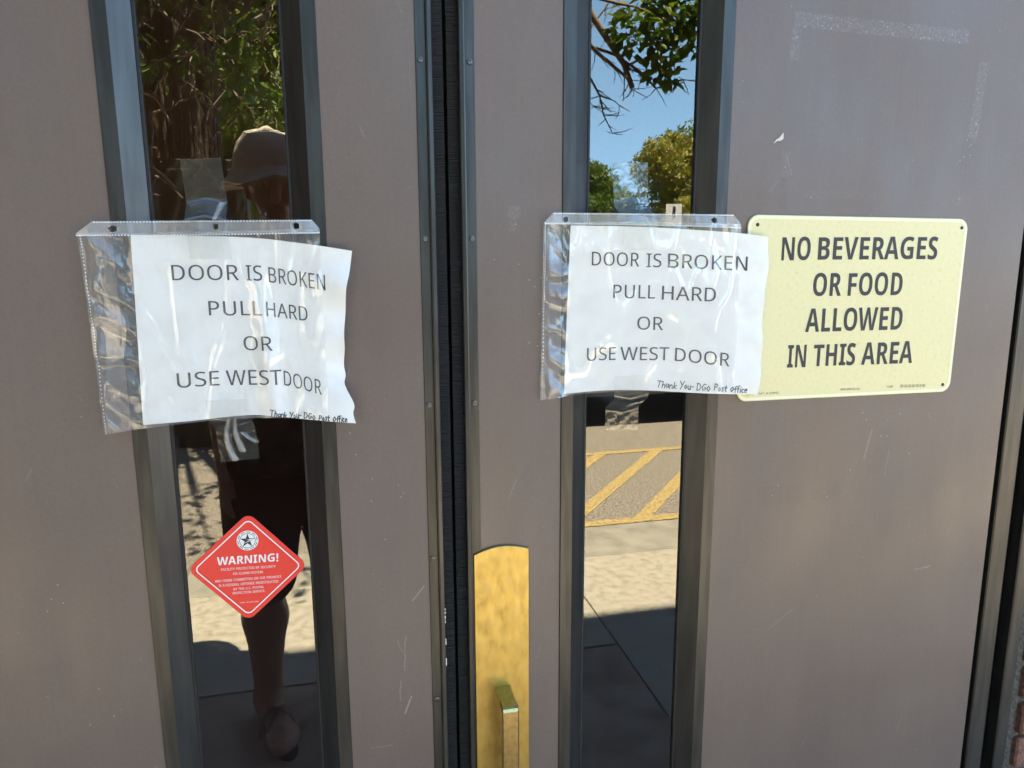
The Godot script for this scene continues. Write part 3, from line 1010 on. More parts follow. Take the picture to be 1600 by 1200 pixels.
func make_sign() -> void:
	var c := [Vector2(0.5492, 1.5466), Vector2(0.9012, 1.5406), Vector2(0.8992, 1.2855), Vector2(0.5444, 1.2887)]
	var place := func(p: Vector2) -> Vector2:   # unit plate (0..1, 0..1 up) onto the door
		return (c[0] * (1 - p.x) + c[1] * p.x) * p.y + (c[3] * (1 - p.x) + c[2] * p.x) * (1 - p.y)
	var outline := PackedVector2Array()
	for p in rounded(0, 0, 0.356, 0.254, 0.0155):
		outline.append(place.call(Vector2(p.x / 0.356, p.y / 0.254)))
	var o := thing("notice_sign", "pale yellow plate sign forbidding beverages and food", "sign")
	var face := mat(Color.WHITE, 0.42)
	triplanar(face, ntex(0.028, 200, [lin(0.60, 0.535, 0.275), lin(0.69, 0.62, 0.33), lin(0.715, 0.65, 0.365)], [0.08, 0.24, 0.9], 1024, 7), 4.3)
	var g := Geo.new()
	g.slab(outline, 0.0006, 0.0028, 0.0006)
	obj("plate", g, face, o)
	# paler rim left round the printed field
	g = Geo.new()
	var a := rounded(0.001, 0.001, 0.355, 0.253, 0.0147)
	var b := rounded(0.0052, 0.0052, 0.3508, 0.2488, 0.011)
	for i in a.size():
		var j := (i + 1) % a.size()
		var q := []
		for p in [a[i], a[j], b[j], b[i]]:
			var w: Vector2 = place.call(Vector2(p.x / 0.356, p.y / 0.254))
			q.append(Vector3(w.x, w.y, 0.00295))
		g.oquad(q[0], q[1], q[2], q[3], Vector3(q[0].x, q[0].y, -50))
	obj("rim", g, mat(lin(0.79, 0.76, 0.52), 0.45), o)
	var z := func(_x, _y): return 0.0031
	g = Geo.new()
	for t in [["NO", 0.6020, 1.4847, 0.6463, 1.4846, 0.0320, 0.0323], ["BEVERAGES", 0.6583, 1.4845, 0.8528, 1.4830, 0.0318, 0.0328], ["OR", 0.6543, 1.4345, 0.6995, 1.4341, 0.0325, 0.0329], ["FOOD", 0.7102, 1.4338, 0.7993, 1.4330, 0.0325, 0.0331], ["ALLOWED", 0.6462, 1.3842, 0.8045, 1.3828, 0.0331, 0.0338], ["IN", 0.6212, 1.3343, 0.6508, 1.3338, 0.0322, 0.0324], ["THIS", 0.6627, 1.3337, 0.7307, 1.3331, 0.0324, 0.0329], ["AREA", 0.7413, 1.3332, 0.8276, 1.3324, 0.0325, 0.0330]]:
		text_on(g, t[0], bold, t[1], t[2], t[3], t[4], t[5], t[6], z)
	obj("lettering", g, M.black_ink, o)
	g = Geo.new()
	for t in [["BRADY  CAT. # 22846", 0.5594, 1.2972, 0.6103, 1.2971, 0.0031], ["WWW. BRADYID.COM", 0.7102, 1.2967, 0.7422, 1.2961, 0.0032], ["Y35AM", 0.7886, 1.2967, 0.7984, 1.2967, 0.0032], ["00 00 20 00 00 8 00", 0.8116, 1.2960, 0.8539, 1.2949, 0.0045]]:
		text_on(g, t[0], sans, t[1], t[2], t[3], t[4], t[5], t[5], z)
	obj("fine_print", g, mat(lin(0.12, 0.12, 0.08), 0.6), o)
	for p in [Vector2(0.5634, 1.5331), Vector2(0.8907, 1.528), Vector2(0.8854, 1.297)]:
		g = Geo.new()
		g.lathe([Vector2(0.0026, 0.0), Vector2(0.0024, 0.0003), Vector2(0.0, 0.0003)], 14, Transform3D(Basis(), Vector3(p.x, p.y, 0.00285)))
		obj("mounting_hole", g, M.rubber, o)

func make_sticker() -> void:
	var o := thing("warning_sticker", "red diamond shaped warning sticker with white lettering on the glass", "sticker", Vector3(-0.124, 1.1016, GLASS_Z))
	o.rotation.z = -0.0607
	var red := mat(lin(0.76, 0.04, 0.028), 0.4)
	var white := mat(lin(0.8, 0.78, 0.76), 0.4)
	var dia := func(half: float, r: float) -> PackedVector2Array:
		var q := PackedVector2Array()
		for p in rounded(-half, -half, half, half, r):
			q.append(p.rotated(PI / 4))
		return q
	var g := Geo.new()
	g.slab(dia.call(0.0523, 0.0105), 0.0003, 0.0009)
	obj("backing", g, red, o)
	g = Geo.new()
	var a: PackedVector2Array = dia.call(0.0468, 0.0072)
	var b: PackedVector2Array = dia.call(0.0454, 0.0062)
	for i in a.size():
		var j := (i + 1) % a.size()
		g.oquad(Vector3(a[i].x, a[i].y, 0.0012), Vector3(a[j].x, a[j].y, 0.0012), Vector3(b[j].x, b[j].y, 0.0012), Vector3(b[i].x, b[i].y, 0.0012), Vector3(a[i].x, a[i].y, -9))
	obj("border_line", g, white, o)
	var z := func(_x, _y): return 0.0012
	g = Geo.new()
	text_on(g, "WARNING!", bold, -0.0381, 0.0044, 0.0370, 0.0069, 0.0113, 0.0113, z)
	for t in [["FACILITY PROTECTED BY SECURITY", -0.0333, -0.0030, 0.0337, -0.0015, 0.0034], ["OR ALARM SYSTEM.", -0.0188, -0.0093, 0.0185, -0.0084, 0.0033], ["ANY CRIME COMMITTED ON THE PREMISES", -0.0409, -0.0186, 0.0407, -0.0158, 0.0034], ["IS A FEDERAL OFFENSE INVESTIGATED", -0.0365, -0.0248, 0.0368, -0.0223, 0.0034], ["BY THE U.S. POSTAL", -0.0184, -0.0306, 0.0191, -0.0291, 0.0033], ["INSPECTION SERVICE.", -0.0197, -0.0361, 0.0208, -0.0346, 0.0033], ["LABEL 165 MAY 2004", -0.0106, -0.0488, 0.0121, -0.0482, 0.0016]]:
		text_on(g, t[0], sans, t[1], t[2], t[3], t[4], t[5], t[5], z)
	obj("lettering", g, white, o)
	# round badge with a star
	var e := Vector3(-0.0009, 0.0368, 0.0)
	g = Geo.new()
	g.lathe([Vector2(0.0133, 0.0009), Vector2(0.0133, 0.0012), Vector2(0.0, 0.0012)], 32, Transform3D(Basis(), e))
	var badge := obj("badge", g, white, o)
	g = Geo.new()
	for i in 40:
		if i % 4 == 3:
			continue
		var a0 := TAU * i / 40
		var a1 := TAU * (i + 0.8) / 40
		g.oquad(e + Vector3(cos(a0) * 0.0122, sin(a0) * 0.0122, 0.0014), e + Vector3(cos(a1) * 0.0122, sin(a1) * 0.0122, 0.0014), e + Vector3(cos(a1) * 0.0112, sin(a1) * 0.0112, 0.0014), e + Vector3(cos(a0) * 0.0112, sin(a0) * 0.0112, 0.0014), e + Vector3(0, 0, -9))
	for i in 32:
		var a0 := TAU * i / 32
		var a1 := TAU * (i + 1) / 32
		g.oquad(e + Vector3(cos(a0) * 0.0099, sin(a0) * 0.0099, 0.0014), e + Vector3(cos(a1) * 0.0099, sin(a1) * 0.0099, 0.0014), e + Vector3(cos(a1) * 0.0093, sin(a1) * 0.0093, 0.0014), e + Vector3(cos(a0) * 0.0093, sin(a0) * 0.0093, 0.0014), e + Vector3(0, 0, -9))
	for i in 5:
		var p := []
		for q in [[0.0096, 0.5], [0.0036, 0.7], [0.0, 0.0], [0.0036, 0.3]]:
			var an: float = TAU * (i + q[1] - 0.25) / 5.0 - TAU * 0.0
			an = TAU * i / 5.0 + PI / 2 + (q[1] - 0.5) * TAU / 5.0 * 2.5
			p.append(e + Vector3(cos(an) * q[0], sin(an) * q[0], 0.0014))
		g.oquad(p[0], p[1], p[2], p[3], e + Vector3(0, 0, -9))
	obj("star_emblem", g, M.black_ink, badge)
	g = Geo.new()
	g.poly(PackedVector2Array([Vector2(e.x - 0.006, e.y - 0.0045), Vector2(e.x + 0.0065, e.y + 0.0012), Vector2(e.x + 0.007, e.y + 0.0024), Vector2(e.x - 0.002, e.y + 0.001), Vector2(e.x + 0.003, e.y + 0.0008)]), func(_x, _y): return 0.0016)
	obj("emblem_stripe", g, white, badge)

var fold := noise(1.0, 300, 3)
func paper1_z(x: float, y: float) -> float:
	var z := 0.0085 + 0.0035 * sin(x * 19.0 + 0.4) + fold.get_noise_2d(x * 7.0, y * 3.0) * 0.0022
	z += 0.0050 * exp(-pow((x + 0.083 + (y - 1.42) * 0.05) / 0.012, 2.0)) * smoothstep(1.53, 1.40, y)
	var e := smoothstep(-0.03, 0.02, x)
	z += e * (0.0035 * sin(y * 95.0 + 1.0) + 0.004 * sin(y * 31.0))
	z += 0.006 * smoothstep(1.335, 1.295, y) * smoothstep(-0.06, 0.015, x)
	return maxf(z, 0.0042)

func paper2_z(x: float, y: float) -> float:
	var z := 0.0085 + 0.0025 * sin(x * 17.0 - 1.0) + fold.get_noise_2d(x * 6.0 + 9.0, y * 4.0) * 0.0018
	z += smoothstep(0.535, 0.575, x) * (0.0015 * sin(y * 120.0) + 0.002)
	return maxf(z, 0.0052)

var crease := noise(1.0, 310, 2)
func film_z(which: int, x: float, y: float) -> float:
	var p := paper1_z(x, y) if which == 0 else paper2_z(x, y)
	var u := x - (-0.2205 if which == 0 else 0.296)   # beyond the paper's left edge the sleeve is empty
	var loose := smoothstep(0.002, -0.010, u)
	# long folds running down to the right, broken by smaller ones
	var warp := crease.get_noise_2d(x * 6.0 + which * 9.0, y * 6.0)
	var ph := (y * 0.80 + x * 0.60) * TAU / 0.052 + warp * 7.0
	var big := 0.5 + 0.5 * sin(ph)
	var small := crease.get_noise_2d(x * 34.0 + y * 22.0 + which * 5.0, y * 16.0 - x * 12.0)
	var sharp := maxf(0.0, 1.0 - absf(crease.get_noise_2d(x * 14.0 + y * 12.0 + 40.0, y * 9.0 - x * 6.0)) * 7.0)
	var off := 0.0015 + 0.0066 * big + 0.0009 * (small + 0.5) + 0.0011 * sharp
	var wave := maxf(0.0, 1.0 - absf(crease.get_noise_2d(x * 15.0 + 30.0 + which * 3.0, y * 5.0 + which * 11.0)) * 5.5)
	var on := 0.0009 + 0.0009 * wave + 0.0005 * (crease.get_noise_2d(x * 24.0 + y * 9.0, y * 17.0) + 0.6)
	var edge := smoothstep(0.0, 0.010, absf(x - (-0.272 if which == 0 else 0.2605)))
	return lerpf(p + on, 0.0045 + off * (0.2 + 0.8 * edge), loose)

func make_notices() -> void:
	var spec := [
		{
			"top": [[-0.2192, 1.5232], [-0.1549, 1.5219], [-0.1094, 1.5205], [-0.0763, 1.5181], [-0.0474, 1.5144], [-0.0132, 1.5095], [0.0238, 1.5033]],
			"bottom": [[-0.225, 1.3044], [-0.1719, 1.3053], [-0.1219, 1.3075], [-0.0897, 1.3067], [-0.043, 1.2997], [0.0193, 1.2927]],
			"left": [[-0.2192, 1.5232], [-0.225, 1.3044]],
			"right": [[0.0238, 1.5033], [0.0195, 1.478], [0.0147, 1.4583], [0.0128, 1.43], [0.0099, 1.4048], [0.0098, 1.385], [0.0081, 1.3654], [0.0096, 1.352], [0.0081, 1.3405], [0.018, 1.3173], [0.0165, 1.305], [0.0193, 1.2927]],
			"lines": [["DOOR", -0.1803, 1.4718, -0.1073, 1.4705, 0.0174, 0.0178], ["IS", -0.0991, 1.4700, -0.0812, 1.4694, 0.0178, 0.0179], ["BROKEN", -0.0739, 1.4676, -0.0093, 1.4569, 0.0179, 0.0183], ["PULL", -0.1434, 1.4299, -0.0842, 1.4282, 0.0172, 0.0174], ["HARD", -0.0787, 1.4277, -0.0320, 1.4202, 0.0171, 0.0173], ["OR", -0.1075, 1.3873, -0.0743, 1.3860, 0.0172, 0.0174], ["USE", -0.1843, 1.3460, -0.1379, 1.3461, 0.0179, 0.0181], ["WEST", -0.1302, 1.3457, -0.0664, 1.3441, 0.0182, 0.0185], ["DOOR", -0.0639, 1.3432, -0.0201, 1.3291, 0.0181, 0.0184]],
			"hand": [-0.0827, 1.3052, 0.0090, 1.2942, 0.0078],
			"sheet": [[-0.2745, 1.5249], [-0.2569, 1.5384], [-0.0212, 1.54], [-0.0129, 1.5297]],
			"sheet_left": [[-0.2745, 1.5249], [-0.2722, 1.4505], [-0.2695, 1.3772], [-0.268, 1.2953]],
			"sheet_bottom": [[-0.268, 1.2953], [-0.2219, 1.3002], [-0.1394, 1.3040], [-0.013, 1.3020]],
			"sheet_right": [[-0.0129, 1.5297], [-0.013, 1.3020]],
			"holes": [[-0.2372, 1.53, 0.0056], [-0.1282, 1.5322, 0.0036], [-0.0391, 1.5327, 0.0042]],
			"zf": paper1_z,
			"paper_label": "wrinkled white paper notice taped above the red warning sticker",
			"sleeve_label": "clear plastic sheet protector around the wrinkled white notice",
		},
		{
			"top": [[0.2977, 1.5327], [0.3915, 1.5305], [0.46, 1.527], [0.5289, 1.5222], [0.5749, 1.5169]],
			"bottom": [[0.291, 1.3138], [0.3428, 1.3155], [0.3976, 1.3137], [0.4922, 1.3053], [0.5727, 1.2993]],
			"left": [[0.2977, 1.5327], [0.291, 1.3138]],
			"right": [[0.5749, 1.5169], [0.5772, 1.4653], [0.5731, 1.4217], [0.5756, 1.3502], [0.5727, 1.2993]],
			"lines": [["DOOR", 0.3267, 1.4819, 0.3920, 1.4795, 0.0175, 0.0178], ["IS", 0.4019, 1.4786, 0.4227, 1.4781, 0.0178, 0.0179], ["BROKEN", 0.4318, 1.4777, 0.5459, 1.4718, 0.0184, 0.0189], ["PULL", 0.3572, 1.4387, 0.4153, 1.4367, 0.0179, 0.0182], ["HARD", 0.4249, 1.4357, 0.5015, 1.4313, 0.0182, 0.0185], ["OR", 0.3916, 1.3965, 0.4283, 1.3945, 0.0175, 0.0177], ["USE", 0.3224, 1.3565, 0.3623, 1.3563, 0.0175, 0.0177], ["WEST", 0.3688, 1.3561, 0.4381, 1.3532, 0.0177, 0.0180], ["DOOR", 0.4463, 1.3524, 0.5266, 1.3415, 0.0180, 0.0184]],
			"hand": [0.4212, 1.3169, 0.5557, 1.3030, 0.0092],
			"sheet": [[0.2623, 1.5368], [0.274, 1.5486], [0.5229, 1.5465], [0.5348, 1.5339]],
			"sheet_left": [[0.2623, 1.5368], [0.2609, 1.4379], [0.2586, 1.3069]],
			"sheet_bottom": [[0.2586, 1.3069], [0.307, 1.3121], [0.3976, 1.3128], [0.535, 1.3035]],
			"sheet_right": [[0.5348, 1.5339], [0.535, 1.3035]],
			"holes": [[0.2901, 1.5399, 0.0044], [0.4953, 1.539, 0.0054]],
			"zf": paper2_z,
			"paper_label": "white paper notice overlapping the yellow sign",
			"sleeve_label": "clear plastic sheet protector beside the yellow sign",
		},
	]
	for w in 2:
		var d: Dictionary = spec[w]
		var zf: Callable = d.zf
		var o := thing("paper_notice", d.paper_label, "paper notice", Vector3.ZERO, "paper notices in plastic sleeves")
		var g := Geo.new()
		g.grid(72, 48, func(s, t):
			var p := coons(d.top, d.bottom, d.left, d.right, s, t)
			return Vector3(p.x, p.y, zf.call(p.x, p.y)))
		var sheet := obj("paper_sheet", g, M.paper, o)
		var zt := func(x, y): return zf.call(x, y) + 0.0004
		g = Geo.new()
		for t in d.lines:
			text_on(g, t[0], sans, t[1], t[2], t[3], t[4], t[5], t[6], zt)
		obj("lettering", g, M.grey_ink, sheet)
		g = Geo.new()
		var hd: Array = d.hand
		handwriting(g, "Thank You- DGO Post Office", hd[0], hd[1], hd[2], hd[3], hd[4], 0.0011, zt)
		obj("handwriting", g, M.black_ink, sheet)
		# sleeve: two films welded along the edges, with a punched strip on top
		o = thing("sheet_protector", d.sleeve_label, "sheet protector", Vector3.ZERO, "plastic sleeves on the doors")
		var seam := 0.0165
		var seam_top := [[d.sheet[0][0], d.sheet[0][1] - 0.002], [(d.sheet[0][0] + d.sheet[3][0]) / 2, d.sheet[1][1] - seam + 0.001], [d.sheet[3][0], d.sheet[3][1] - 0.005]]
		for layer in 2:
			g = Geo.new()
			for side in [0.0, 0.00012]:
				g.grid(150, 110, func(s, t):
					var p := coons(seam_top, d.sheet_bottom, d.sheet_left, d.sheet_right, s, t)
					var z: float = film_z(w, p.x, p.y) if layer == 0 else maxf(zf.call(p.x, p.y) - 0.0012, 0.0026)
					return Vector3(p.x, p.y, z + side))
			obj("front_film" if layer == 0 else "back_film", g, M.film, o)
		# punched strip
		var outline := PackedVector2Array()
		for p in d.sheet:
			outline.append(Vector2(p[0], p[1]))
		for i in range(12, -1, -1):
			outline.append(along(seam_top, i / 12.0))
		var strip := Geo.new()
		var cuts := [-9.0]
		for h in d.holes:
			cuts.append(h[0])
		cuts.append(9.0)
		var zs := func(x: float, y: float) -> float: return 0.0102 + 0.0014 * sin(x * 60.0 + y * 40.0) + fold.get_noise_2d(x * 40.0, y * 30.0) * 0.0012
		for i in cuts.size() - 1:
			# slice the strip every few millimetres so that it can ripple, with the holes cut out
			var lo: float = maxf(cuts[i], d.sheet[0][0] - 0.01)
			var hi: float = minf(cuts[i + 1], d.sheet[3][0] + 0.01)
			var steps := maxi(1, int((hi - lo) / 0.006))
			for k in steps:
				var xa := lerpf(lo, hi, float(k) / steps)
				var xb := lerpf(lo, hi, float(k + 1) / steps)
				var parts := Geometry2D.intersect_polygons(outline, PackedVector2Array([Vector2(xa, 1.2), Vector2(xb, 1.2), Vector2(xb, 1.7), Vector2(xa, 1.7)]))
				for h in d.holes:
					if absf(h[0] - (xa + xb) / 2) > 0.012:
						continue
					var el := PackedVector2Array()
					for q in 20:
						el.append(Vector2(h[0] + cos(TAU * q / 20) * h[2], h[1] + sin(TAU * q / 20) * minf(h[2], 0.0036)))
					var next: Array[PackedVector2Array] = []
					for part in parts:
						next.append_array(Geometry2D.clip_polygons(part, el))
					parts = next
				for part in parts:
					strip.poly(part, zs)
		obj("punched_strip", strip, M.film_strip, o)
		# dotted welds
		var weld := Geo.new()
		var n := int((d.sheet[3][0] - d.sheet[0][0]) / 0.0030)
		for i in n:
			var f := (i + 0.5) / n
			var p := along(seam_top, f)
			var x := p.x
			weld.box(Vector3(x - 0.0008, p.y - 0.0007, zs.call(x, p.y) + 0.0003), Vector3(x + 0.0008, p.y + 0.0007, zs.call(x, p.y) + 0.0007))
			if x > d.sheet[1][0] and x < d.sheet[2][0]:
				var ty: float = lerpf(d.sheet[1][1], d.sheet[2][1], (x - d.sheet[1][0]) / (d.sheet[2][0] - d.sheet[1][0])) - 0.0013
				weld.box(Vector3(x - 0.0008, ty - 0.0006, zs.call(x, ty) + 0.0003), Vector3(x + 0.0008, ty + 0.0006, zs.call(x, ty) + 0.0007))
		for i in 60:
			var p := along(d.sheet_left, (i + 0.5) / 60.0)
			weld.box(Vector3(p.x + 0.0018, p.y - 0.0006, film_z(w, p.x + 0.002, p.y) + 0.0003), Vector3(p.x + 0.0028, p.y + 0.0006, film_z(w, p.x + 0.002, p.y) + 0.0007))
		var wo := obj("weld_seam", weld, M.weld, o)
		wo.set_meta("kind", "stuff")

func make_small_things() -> void:
	# strips of clear tape that hold the sleeves to the glass
	var tapes := [
		[[-0.1658, 1.6079], [-0.1208, 1.6115], [-0.1125, 1.4950], [-0.1580, 1.4960], 1, "clear tape on the glass above the wrinkled white notice"],
		[[-0.1540, 1.3300], [-0.1060, 1.3300], [-0.1008, 1.2459], [-0.1475, 1.2443], -1, "crumpled clear tape hanging under the wrinkled white notice"],
		[[0.3624, 1.6123], [0.4114, 1.6147], [0.4150, 1.5010], [0.3680, 1.5010], 1, "clear tape on the glass above the notice beside the yellow sign"],
		[[0.3590, 1.3360], [0.4080, 1.3360], [0.4070, 1.2508], [0.3585, 1.2538], -1, "clear tape on the glass below the notice beside the yellow sign"],
	]
	for i in 4:
		var d: Array = tapes[i]
		var o := thing("clear_tape", d[5], "tape", Vector3.ZERO, "tape holding the notices")
		var g := Geo.new()
		for side in [0.0, 0.00015]:
			g.grid(16, 48, func(s, t):
				var a := Vector2(d[0][0], d[0][1]).lerp(Vector2(d[1][0], d[1][1]), s)
				var b := Vector2(d[3][0], d[3][1]).lerp(Vector2(d[2][0], d[2][1]), s)
				var p := a.lerp(b, t)
				# from the glass up over the edge of the sleeve and onto the film
				var gap: float = (p.y - 1.5415) if d[4] > 0 else (1.3035 - p.y)
				var lift := smoothstep(0.026, 0.0, gap + 0.010 * absf(s - 0.5))
				var on: float = maxf(film_z(0 if p.x < 0.2 else 1, p.x, minf(p.y, 1.53)), 0.0122) + 0.0012
				return Vector3(p.x, p.y, lerpf(GLASS_Z + 0.0006 + 0.0003 * fold.get_noise_2d(p.x * 90, p.y * 90), on, lift) + side))
		obj("tape_strip", g, M.tape, o)
		if i < 2:
			# ridges where the tape has creased on itself
			var rid: Array = [[[-0.133, 1.5400], [-0.1285, 1.548], [-0.1235, 1.560]]] if i == 0 else [[[-0.1325, 1.302], [-0.1375, 1.282], [-0.1355, 1.262], [-0.1300, 1.246]], [[-0.1260, 1.302], [-0.1265, 1.285], [-0.1235, 1.268], [-0.1205, 1.257]], [[-0.1190, 1.285], [-0.1110, 1.275], [-0.1030, 1.268]]]
			for r in rid:
				var rg := Geo.new()
				rg.grid(6, 14, func(s, t):
					var p := along(r, t)
					var w: float = lerpf(0.0022, 0.0042, t) * (s - 0.5) * 2.0
					return Vector3(p.x + w, p.y, GLASS_Z + 0.001 + 0.006 * cos((s - 0.5) * PI) + 0.012 * (1.0 - t)))
				obj("crease", rg, M.film_strip, o)
	# torn scrap of paper left on the right door
	var g := Geo.new()
	g.poly(PackedVector2Array([Vector2(0.5815, 1.6390), Vector2(0.5850, 1.6440), Vector2(0.5895, 1.6475), Vector2(0.5925, 1.6530), Vector2(0.5935, 1.6510), Vector2(0.5940, 1.6450), Vector2(0.5905, 1.6425), Vector2(0.5865, 1.6425)]), func(x, y): return 0.0008 + maxf(0.0, (x - 0.588) * 0.5) + maxf(0.0, y - 1.647) * 0.3)
	var sc := obj("paper_scrap", g, M.paper)
	tag(sc, "small torn white paper scrap stuck above the yellow sign", "paper scrap")

# ------------------------------------------------------------------ what the glass mirrors
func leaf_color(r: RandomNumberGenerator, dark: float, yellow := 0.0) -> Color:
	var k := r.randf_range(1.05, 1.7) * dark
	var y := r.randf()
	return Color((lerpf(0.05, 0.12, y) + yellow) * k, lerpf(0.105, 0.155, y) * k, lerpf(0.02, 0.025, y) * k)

func tuft(g: Geo, at: Vector3, r: float, count: int, size: float, rn: RandomNumberGenerator, dark := 1.0) -> void:
	for i in count:
		var d := Vector3(rn.randfn(), rn.randfn(), rn.randfn())
		var p := at + d.normalized() * r * pow(rn.randf(), 0.5)
		var dir := (Vector3(rn.randfn() * 0.7, rn.randfn() * 0.5 - 0.35, rn.randfn() * 0.7) + d.normalized() * 0.5).normalized()
		var side := dir.cross(Vector3(rn.randfn() * 0.6, 1.0, rn.randfn() * 0.6)).normalized()
		var l := size * rn.randf_range(0.65, 1.25)
		g.leaf(p, dir, side, l, l * rn.randf_range(0.42, 0.6), leaf_color(rn, dark))

func grow(wood: Geo, tips: Array, at: Vector3, dir: Vector3, length: float, rad: float, level: int, rn: RandomNumberGenerator) -> void:
	var pts := [at]
	var rads := [rad]
	var p := at
	var d := dir
	var steps := 5
	for i in steps:
		d = (d + Vector3(rn.randfn(), rn.randfn() + (0.25 if level < 2 else -0.05), rn.randfn()) * 0.16).normalized()
		p += d * length / steps
		pts.append(p)
		rads.append(rad * (1.0 - 0.62 * (i + 1.0) / steps))
	wood.tube(pts, rads, 7 if level < 2 else 4, false)
	if level >= 3:
		tips.append(p)
		tips.append(pts[3])
		return
	var kids := rn.randi_range(4, 5)
	for k in kids:
		var f := rn.randf_range(0.4, 1.0)
		var i := clampi(int(f * steps), 1, steps)
		var out := Vector3(rn.randfn(), rn.randfn() * 0.6 + 0.1, rn.randfn()).normalized()
		grow(wood, tips, pts[i], (d * 0.55 + out * 0.75).normalized(), length * rn.randf_range(0.5, 0.7), rads[i] * 0.62, level + 1, rn)

func far_tree(called: String, label: String, at: Vector3, height: float, width: float, count: int, dark: float, sd: int, leaf_size := 0.16, yellow := 0.0) -> void:
	var rn := RandomNumberGenerator.new()
	rn.seed = sd
	var t := thing(called, label, "tree", at)
	var w := Geo.new()
	var pts := [Vector3.ZERO, Vector3(0.05, height * 0.25, 0.0), Vector3(-0.05, height * 0.5, 0.05), Vector3(0.0, height * 0.85, 0.0)]
	w.tube(pts, [height * 0.035, height * 0.028, height * 0.018, height * 0.006], 8, false)
	var clumps := []
	for i in 26:
		var a := rn.randf() * TAU
		var hh := rn.randf_range(0.16, 0.97)
		var rr := width * 0.5 * sqrt(maxf(0.02, 1.0 - pow((hh - 0.45) / 0.56, 2.0))) * sqrt(rn.randf())
		var c := Vector3(cos(a) * rr, hh * height, sin(a) * rr)
		clumps.append([c, rn.randf_range(0.14, 0.26) * width])
		w.tube([Vector3(0, hh * height * 0.6, 0), c * Vector3(0.5, 0.9, 0.5), c], [height * 0.012, height * 0.007, height * 0.003], 5, false)
	obj("trunk", w, M.bark, t)
	var one := Geo.new()
	for k in 3:
		var a := k * 2.1 + 0.3
		var dir := Vector3(cos(a), -0.2 + 0.3 * k, sin(a)).normalized()
		one.leaf(Vector3.ZERO, dir, dir.cross(Vector3.UP).normalized(), 1.0, 0.55)
	var mm := MultiMesh.new()
	mm.transform_format = MultiMesh.TRANSFORM_3D
	mm.use_colors = true
	mm.mesh = one.mesh()
	mm.instance_count = count
	for i in count:
		var c: Array = clumps[rn.randi() % clumps.size()]
		var d := Vector3(rn.randfn(), rn.randfn() * 0.8, rn.randfn())
		var p: Vector3 = c[0] + d.normalized() * c[1] * pow(rn.randf(), 0.45)
		p.y = maxf(p.y, 0.1)
		var b := Basis.from_euler(Vector3(rn.randf() * TAU, rn.randf() * TAU, rn.randf() * TAU)).scaled(Vector3.ONE * leaf_size * rn.randf_range(0.7, 1.3))
		mm.set_instance_transform(i, Transform3D(b, p))
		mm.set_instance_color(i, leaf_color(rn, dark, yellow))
	var o := MultiMeshInstance3D.new()
	o.name = "crown"
	o.multimesh = mm
	o.material_override = M.leaf
	o.set_meta("kind", "stuff")
	t.add_child(o, true)

